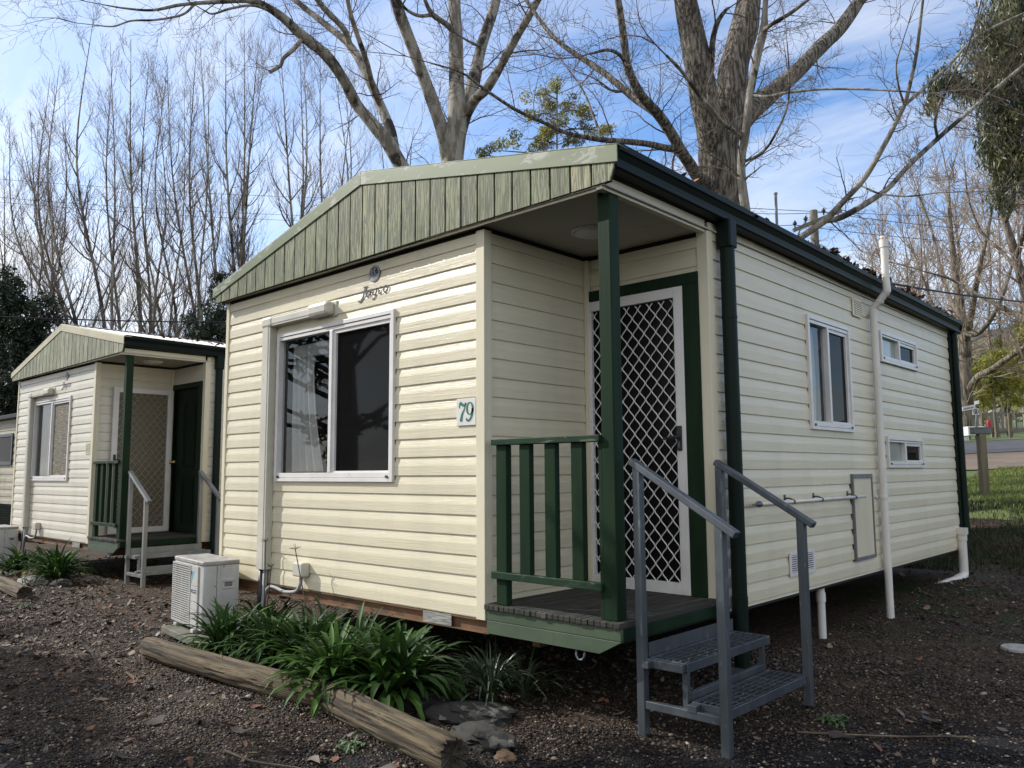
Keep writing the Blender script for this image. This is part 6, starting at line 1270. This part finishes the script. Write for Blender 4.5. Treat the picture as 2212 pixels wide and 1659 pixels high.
limbs_tree('bare_tree', 'bare tan tree at the right picture edge with a leaning trunk', 27, [
    [(2262, 920, 30, 0), (2240, 780, 26, 0), (2222, 660, 22, 0), (2196, 560, 18, 0), (2172, 480, 14, 0), (2150, 400, 10, 0), (2138, 330, 6, 0), (2132, 270, 4, 0)],
    [(2232, 700, 15, 0), (2180, 672, 12, 1), (2120, 640, 9, 2), (2060, 606, 6, 3), (2010, 590, 4, 3)],
    [(2196, 560, 11, 0), (2216, 480, 9, -1), (2232, 390, 7, -2), (2240, 320, 5, -2)],
    [(2205, 590, 10, 0), (2165, 545, 8, 1), (2120, 500, 6, 2), (2092, 430, 4, 2), (2085, 370, 3, 2)],
    [(2172, 480, 9, 0), (2190, 430, 7, -1), (2196, 360, 5, -1), (2190, 290, 3, -1)]],
    (3.6, 1.6, 2, TN), M['bark_tan'], M['twigs_tan'], 29, sides=12)
for i, (bx, by, d, st, lb) in enumerate(((1940, 800, 44, [(1870, 470, 9), (1905, 420, 9), (1940, 440, 8), (1975, 400, 9), (1885, 560, 8)], 'twiggy tan tree behind the white vent pipe'), (2035, 820, 46, [(1985, 420, 9), (2025, 370, 10), (2060, 400, 9)], 'twiggy tan tree left of the big bare tan tree'), (2170, 850, 48, [(2110, 380, 9), (2150, 330, 9), (2195, 360, 9), (2225, 420, 8)], 'twiggy tan tree far behind the right picture edge tree'))):
    upright_tree(bx, by, d, st, 200 + i, lb, M['bark_tan'], M['twigs_tan'], 0.85, 12, 'twiggy tan trees on the right skyline', dict(up=0.12, wob=0.24, nch=5, ang=(0.35, 0.85), ratio=0.55, rmin=0.016), 3.0)

# ------------------------------------------------------------------ leafy trees
def leaf_cloud(name, centres, n_each, size, mats, parent, seed, mode='card', aspect=2.2, hang=0.0):
    """leaf sized faces spread through clumps: centres = (x, y, z, rx, ry, rz) relative to the parent"""
    rg = np.random.default_rng(seed); C_ = np.array(centres); k = len(C_); n = k * n_each; idx = np.repeat(np.arange(k), n_each)
    v = rg.normal(0, 1, (n, 3)); v /= np.linalg.norm(v, axis=1)[:, None]; rr = rg.uniform(0.15, 1.0, n) ** 0.6; P = C_[idx, :3] + v * rr[:, None] * C_[idx, 3:6]
    a = rg.normal(0, 1, (n, 3)); a[:, 2] = a[:, 2] * (1 - hang) - hang * 2.2; a /= np.linalg.norm(a, axis=1)[:, None]; b = np.cross(a, rg.normal(0, 1, (n, 3))); b /= np.linalg.norm(b, axis=1)[:, None]
    s = size * rg.uniform(0.6, 1.4, n); la, lb = (a * s[:, None]), (b * (s / aspect)[:, None])
    V = np.stack([P - la, P + lb * 0.9 - la * 0.1, P + la, P - lb * 0.9 - la * 0.1], 1).reshape(-1, 3); Fq = np.arange(4 * n).reshape(-1, 4); ci = rg.integers(0, len(mats), k)[idx]
    sw = rg.random(n) < 0.25; ci[sw] = rg.integers(0, len(mats), sw.sum())
    o = np_mesh(name, V, Fq, mats, ci); o.parent = parent; return o
M['pine_a'] = mat('dark_pine_needles', (0.012, 0.022, 0.013), (0.022, 0.036, 0.019), 0.6, (2, 2, 2), isl=0.35); M['pine_b'] = mat('pine_needles', (0.025, 0.042, 0.020), (0.038, 0.058, 0.026), 0.6, (2, 2, 2), isl=0.35)
M['euc_a'] = mat('olive_gum_leaf', (0.12, 0.125, 0.05), (0.085, 0.095, 0.042), 0.42, (2, 2, 2), transl=0.15, isl=0.35); M['euc_b'] = mat('pale_gum_leaf', (0.22, 0.20, 0.09), (0.16, 0.155, 0.07), 0.4, (2, 2, 2), transl=0.15, isl=0.3); M['euc_c'] = mat('dark_gum_leaf', (0.035, 0.050, 0.024), rough=0.45, transl=0.1)
M['wat_a'] = mat('wattle_leaf', (0.36, 0.33, 0.06), (0.25, 0.25, 0.05), 0.6, (2, 2, 2), transl=0.45, isl=0.3); M['wat_c'] = mat('sunny_shrub_leaf', (0.46, 0.43, 0.10), (0.32, 0.33, 0.08), 0.6, (2, 2, 2), transl=0.4, isl=0.3); M['wat_b'] = mat('dark_wattle_leaf', (0.13, 0.135, 0.04), (0.085, 0.10, 0.03), 0.6, (2, 2, 2), transl=0.2, isl=0.3)
def leafy(name, label, px, py, d, clumps, n_each, size, mats, seed, bark, cat='tree', group=None, hang=0.0, aspect=2.2, trunk_px=14, lean=None, top=None):
    b = at(px, py, d); gz = ground_z(b.x, b.y); O = Vector((b.x, b.y, gz)); r = empty(name, O); tag(r, label, cat, group); rs = random.Random(seed)
    cs = []; tb = MB(); hi = max(c[1] for c in [(0, (at(c_[0], c_[1], d) - O).z) for c_ in clumps])
    ax = at(top[0], top[1], d) - O if top else Vector((0, 0, hi * 0.92)); R0 = rise(trunk_px, d) / 2
    tb.tube([(0, 0, -0.2), ax * 0.35 + Vector((rs.gauss(0, .1), rs.gauss(0, .1), 0)), ax * 0.7, ax], [R0 * 1.2, R0, R0 * 0.6, 0.02], 10, cap=False)
    for (x, y, rx, ry, dz) in clumps:
        c = at(x, y, d + dz) - O; m_ = max(3, int(rx * ry / 90)); wx, wy = rise(rx, d), rise(ry, d)
        t = min(0.97, max(0.15, (c.z - 0.25 * abs(c.x - ax.x)) / max(ax.z, 0.1))); q = ax * t; tb.tube([q, q.lerp(c, 0.5) + Vector((0, 0, 0.08)), c], [max(0.015, R0 * 0.4 * (1.1 - t)), 0.02, 0.01], 5, cap=False)
        for i in range(m_):
            v = Vector((rs.gauss(0, 0.55), rs.gauss(0, 0.55), rs.gauss(0, 0.55))); e = c + Vector((v.x * wx, v.y * wx, v.z * wy)); q_ = rs.uniform(0.22, 0.42) * min(wx, wy) + 0.12
            cs.append((e.x, e.y, e.z, q_ * 1.2, q_ * 1.2, q_ * (1.0 + hang * 0.8)))
    tb.build('trunk', bark, r, smooth_=True, recalc=False); leaf_cloud('crown', cs, n_each, size, mats, r, seed, hang=hang, aspect=aspect); return r
leafy('pine_tree', 'dark pine tree at the left picture edge behind the cabins', 30, 900, 27, [(10, 640, 50, 36, 0), (70, 680, 44, 34, 0), (20, 720, 70, 40, 0), (95, 735, 34, 36, 0), (30, 790, 90, 44, 0), (95, 820, 60, 44, 1), (-30, 850, 90, 50, 0), (60, 880, 70, 40, 0), (-20, 690, 60, 50, 1)], 120, 0.085, [M['pine_a'], M['pine_a'], M['pine_b']], 31, M['bark_dark'], hang=0.15, aspect=3.0)
leafy('conifer_tree', 'dark pointed conifer in the gap left of the big gable', 478, 820, 25, [(478, 600, 10, 22, 0), (474, 640, 22, 26, 0), (466, 680, 34, 26, 0), (452, 715, 46, 24, 0), (480, 715, 50, 30, 0), (440, 740, 50, 24, 0), (490, 760, 60, 30, 0), (420, 735, 24, 20, 0)], 170, 0.065, [M['pine_a'], M['pine_b'], M['pine_b']], 32, M['bark_dark'], hang=0.1, aspect=3.4)
leafy('conifer_tree', 'second dark conifer tucked behind the pointed one', 520, 830, 26.5, [(505, 610, 16, 24, 0), (512, 660, 28, 28, 0), (520, 710, 40, 30, 0)], 150, 0.065, [M['pine_a'], M['pine_b']], 36, M['bark_dark'], hang=0.1, aspect=3.4)
leafy('gum_tree', 'drooping olive green gum tree in the upper right corner', 2330, 860, 22, [(2170, 30, 46, 52, 0), (2140, 90, 38, 60, -0.5), (2185, 110, 44, 62, 0.4), (2150, 180, 48, 60, 0), (2110, 185, 30, 42, -0.6), (2060, 178, 42, 26, -1.0), (2020, 185, 24, 22, -1.2), (2190, 210, 40, 60, 0), (2150, 260, 34, 50, 0.3), (2190, 300, 42, 56, 0), (2160, 330, 40, 44, 0.3), (2195, 380, 38, 50, 0), (2170, 400, 26, 34, 0.2), (2240, 120, 60, 90, 0), (2250, 280, 60, 90, 0), (2230, 0, 60, 60, 0), (2005, 226, 14, 16, -1.2), (2180, 440, 22, 18, 0)], 70, 0.10, [M['euc_a'], M['euc_a'], M['euc_b'], M['euc_c']], 33, M['bark_tan'], hang=0.75, aspect=5.5, trunk_px=40, top=(2250, 40))
leafy('wattle_tree', 'yellow green feathery wattle showing above the ridge of the gable', 1200, 620, 21, [(1205, 190, 14, 14, 0), (1162, 205, 22, 16, 0), (1195, 235, 24, 20, 0.3), (1255, 240, 26, 16, 0), (1235, 225, 14, 14, 0), (1150, 250, 16, 14, 0.4), (1170, 280, 26, 14, 0), (1215, 275, 28, 16, 0), (1265, 280, 30, 14, 0), (1130, 300, 24, 14, 0), (1185, 310, 34, 14, 0), (1245, 310, 30, 14, 0), (1310, 285, 22, 12, 0.4), (1075, 325, 22, 10, 0), (1040, 335, 16, 8, 0)], 120, 0.046, [M['wat_a'], M['wat_a'], M['wat_b']], 34, M['bark_grey'], trunk_px=8, aspect=3.0, top=(1203, 190))
for i, (x, y, d, cl, lb) in enumerate(((2150, 935, 45, [(2140, 790, 36, 26, 0), (2110, 830, 30, 22, 0), (2175, 770, 34, 26, 0), (2160, 820, 44, 30, 0), (2130, 862, 40, 20, 0), (2190, 850, 36, 26, 0)], 'yellow green bushy shrub right of the big bare trunk'), (2215, 930, 47, [(2215, 740, 30, 30, 0), (2225, 800, 34, 40, 0), (2200, 700, 18, 18, 0)], 'olive bush at the right picture edge behind the metal fence'), (2060, 935, 50, [(2055, 850, 26, 24, 0), (2062, 890, 30, 20, 0), (2050, 800, 18, 18, 0)], 'dark olive shrub left of the big bare trunk'))):
    leafy('shrub', lb, x, y, d, cl, 110, 0.10, [M['wat_c'], M['wat_a'], M['wat_c']] if i != 2 else [M['wat_b'], M['pine_b']], 70 + i, M['bark_grey'], 'shrub', 'shrubs beyond the far lawn', aspect=2.4, trunk_px=5)

# trees standing left of the drive; they show mirrored in the front window and shade the gravel
def shade_tree(x, y, label, clumps, seed, n_each=34, size=0.13):
    gz = ground_z(x, y); r = empty('evergreen_tree', (x, y, gz)); tag(r, label, 'tree', None); rs = random.Random(seed); tb = MB(); cs = []
    top = max(c[2] for c in clumps) - gz; tb.tube([(0, 0, -0.2), (0.05, 0, top * 0.3), (0, 0.1, top * 0.65), (0, 0, top)], [0.32, 0.25, 0.14, 0.02], 12, cap=False)
    for (cx, cy, cz, q) in clumps:
        c = Vector((cx - x, cy - y, cz - gz)); t = max(0.25, min(0.95, (c.z - 0.35 * math.hypot(c.x, c.y)) / top)); a = Vector((0, 0, top * t)); tb.tube([a, a.lerp(c, 0.5) + Vector((0, 0, 0.25)), c], [0.07, 0.04, 0.012], 6, cap=False)
        cs.append((c.x, c.y, c.z, q, q, q * 0.7))
    tb.build('trunk', M['bark_dark'], r, smooth_=True, recalc=False); leaf_cloud('crown', cs, n_each, size, [M['euc_c'], M['pine_b'], M['euc_a']], r, seed, aspect=2.6)
def shade_clumps(n, seed, x0, x1, y0, y1, zlo, zhi, thr, edge=None):
    """clump places chosen so that their sun shadow falls on a broken patch of the drive"""
    rs = random.Random(seed); out = []
    while len(out) < n:
        xs, ys = rs.uniform(x0, x1), rs.uniform(y0, y1)
        if mnoise.noise((xs * 0.55 + seed, ys * 1.1, 2.2)) < thr: continue
        z = rs.uniform(zlo, zhi); h = z + 0.46; q = rs.uniform(0.28, 0.5)
        out.append((xs + SUN.x / SUN.z * h, ys + SUN.y / SUN.z * h, z, q))
    return out
rs = random.Random(44)
mirror = [(-8.6 + rs.gauss(0, 2.0), -6.9 + rs.gauss(0, 1.5), rs.uniform(1.2, 5.2), rs.uniform(0.3, 0.6)) for _ in range(26)]
shade_tree(-7.5, -6.6, 'leafy evergreen tree mirrored in the front window of cabin 79', mirror + shade_clumps(230, 3, -1.2, 4.6, -4.2, -1.45, 5.0, 8.2, -0.22), 81)
shade_tree(-13.5, -7.5, 'wider leafy evergreen shading the left side of the gravel', shade_clumps(70, 9, -6.0, -0.6, -5.2, -1.2, 5.0, 8.4, 0.04), 82)
shade_tree(-3.6, -5.4, 'low leafy evergreen shading the gravel in front of the steps', shade_clumps(70, 5, 4.4, 7.4, -1.6, 0.30, 4.6, 6.4, -0.10), 83)

# ------------------------------------------------------------------ hills
M['hill'] = mat('dry_grass_and_scrub_hillside', (0.16, 0.125, 0.060), (0.085, 0.075, 0.035), 0.95, (0.12, 0.12, 0.12), bump=0.8, bscale=(0.6, 0.6, 0.6), bdist=0.8, c3=(0.040, 0.045, 0.022), s3=(0.22, 0.22, 0.22), lo3=0.50, hi3=0.60)
M['mountain'] = mat('haze_tinted_forest_mountain', (0.045, 0.058, 0.062), (0.075, 0.080, 0.080), 0.95, (0.02, 0.02, 0.02), bump=0.8, bscale=(0.08, 0.08, 0.08), bdist=4, c3=(0.11, 0.10, 0.085), s3=(0.03, 0.03, 0.03), lo3=0.55, hi3=0.7)  # distance haze painted in as a bluish grey forest colour
def ridge(name, s0, s1, r0, r1, top, m, seed):
    vs = []; ns, nr = 30, 70
    for i in range(ns + 1):
        t = i / ns
        for j in range(nr + 1):
            rr = r0 + (r1 - r0) * j / nr; s = s0 + (s1 - s0) * t; p = Vector((CAM.x, CAM.y, 0)) + FH * s + RH * rr; z0 = ground_z(p.x, p.y) if s0 < 150 else 6
            vs.append((p.x, p.y, z0 - 1 + top(rr) * smooth(0, 1, t) * (1 + 0.18 * mnoise.noise((rr * 0.02, s * 0.02, seed)) + 0.05 * mnoise.noise((rr * 0.11, s * 0.11, seed)))))
    mb = MB(); mb.add(vs, [(i*(nr+1)+j, i*(nr+1)+j+1, (i+1)*(nr+1)+j+1, (i+1)*(nr+1)+j) for i in range(ns) for j in range(nr)]); return tag(mb.build(name, m, None, smooth_=True, recalc=False), kind='structure')
ridge('hillside', 58, 150, 5, 140, lambda r_: 9 + 0.10 * r_, M['hill'], 2)
ridge('mountain', 420, 900, 120, 900, lambda r_: 105 + 0.14 * (r_ - 250), M['mountain'], 6)
# scrub on the hillside reads as one mass
rs = random.Random(5); cs = []
for k in range(420):
    s = rs.uniform(60, 110); rr = s * rs.uniform(0.48, 0.72); p = Vector((CAM.x, CAM.y, 0)) + FH * s + RH * rr; t = (s - 58) / 92; z = ground_z(p.x, p.y) - 1 + (9 + 0.1 * rr) * smooth(0, 1, t); q = rs.uniform(0.5, 1.6); cs.append((p.x, p.y, z + q * 0.5, q, q, q * 0.8))
o = leaf_cloud('scrub', cs, 26, 0.34, [M['wat_b'], M['wat_a'], M['twigs_tan'], M['euc_c']], None, 6, aspect=1.8); tag(o, 'olive and tan scrub covering the hillside', kind='stuff')
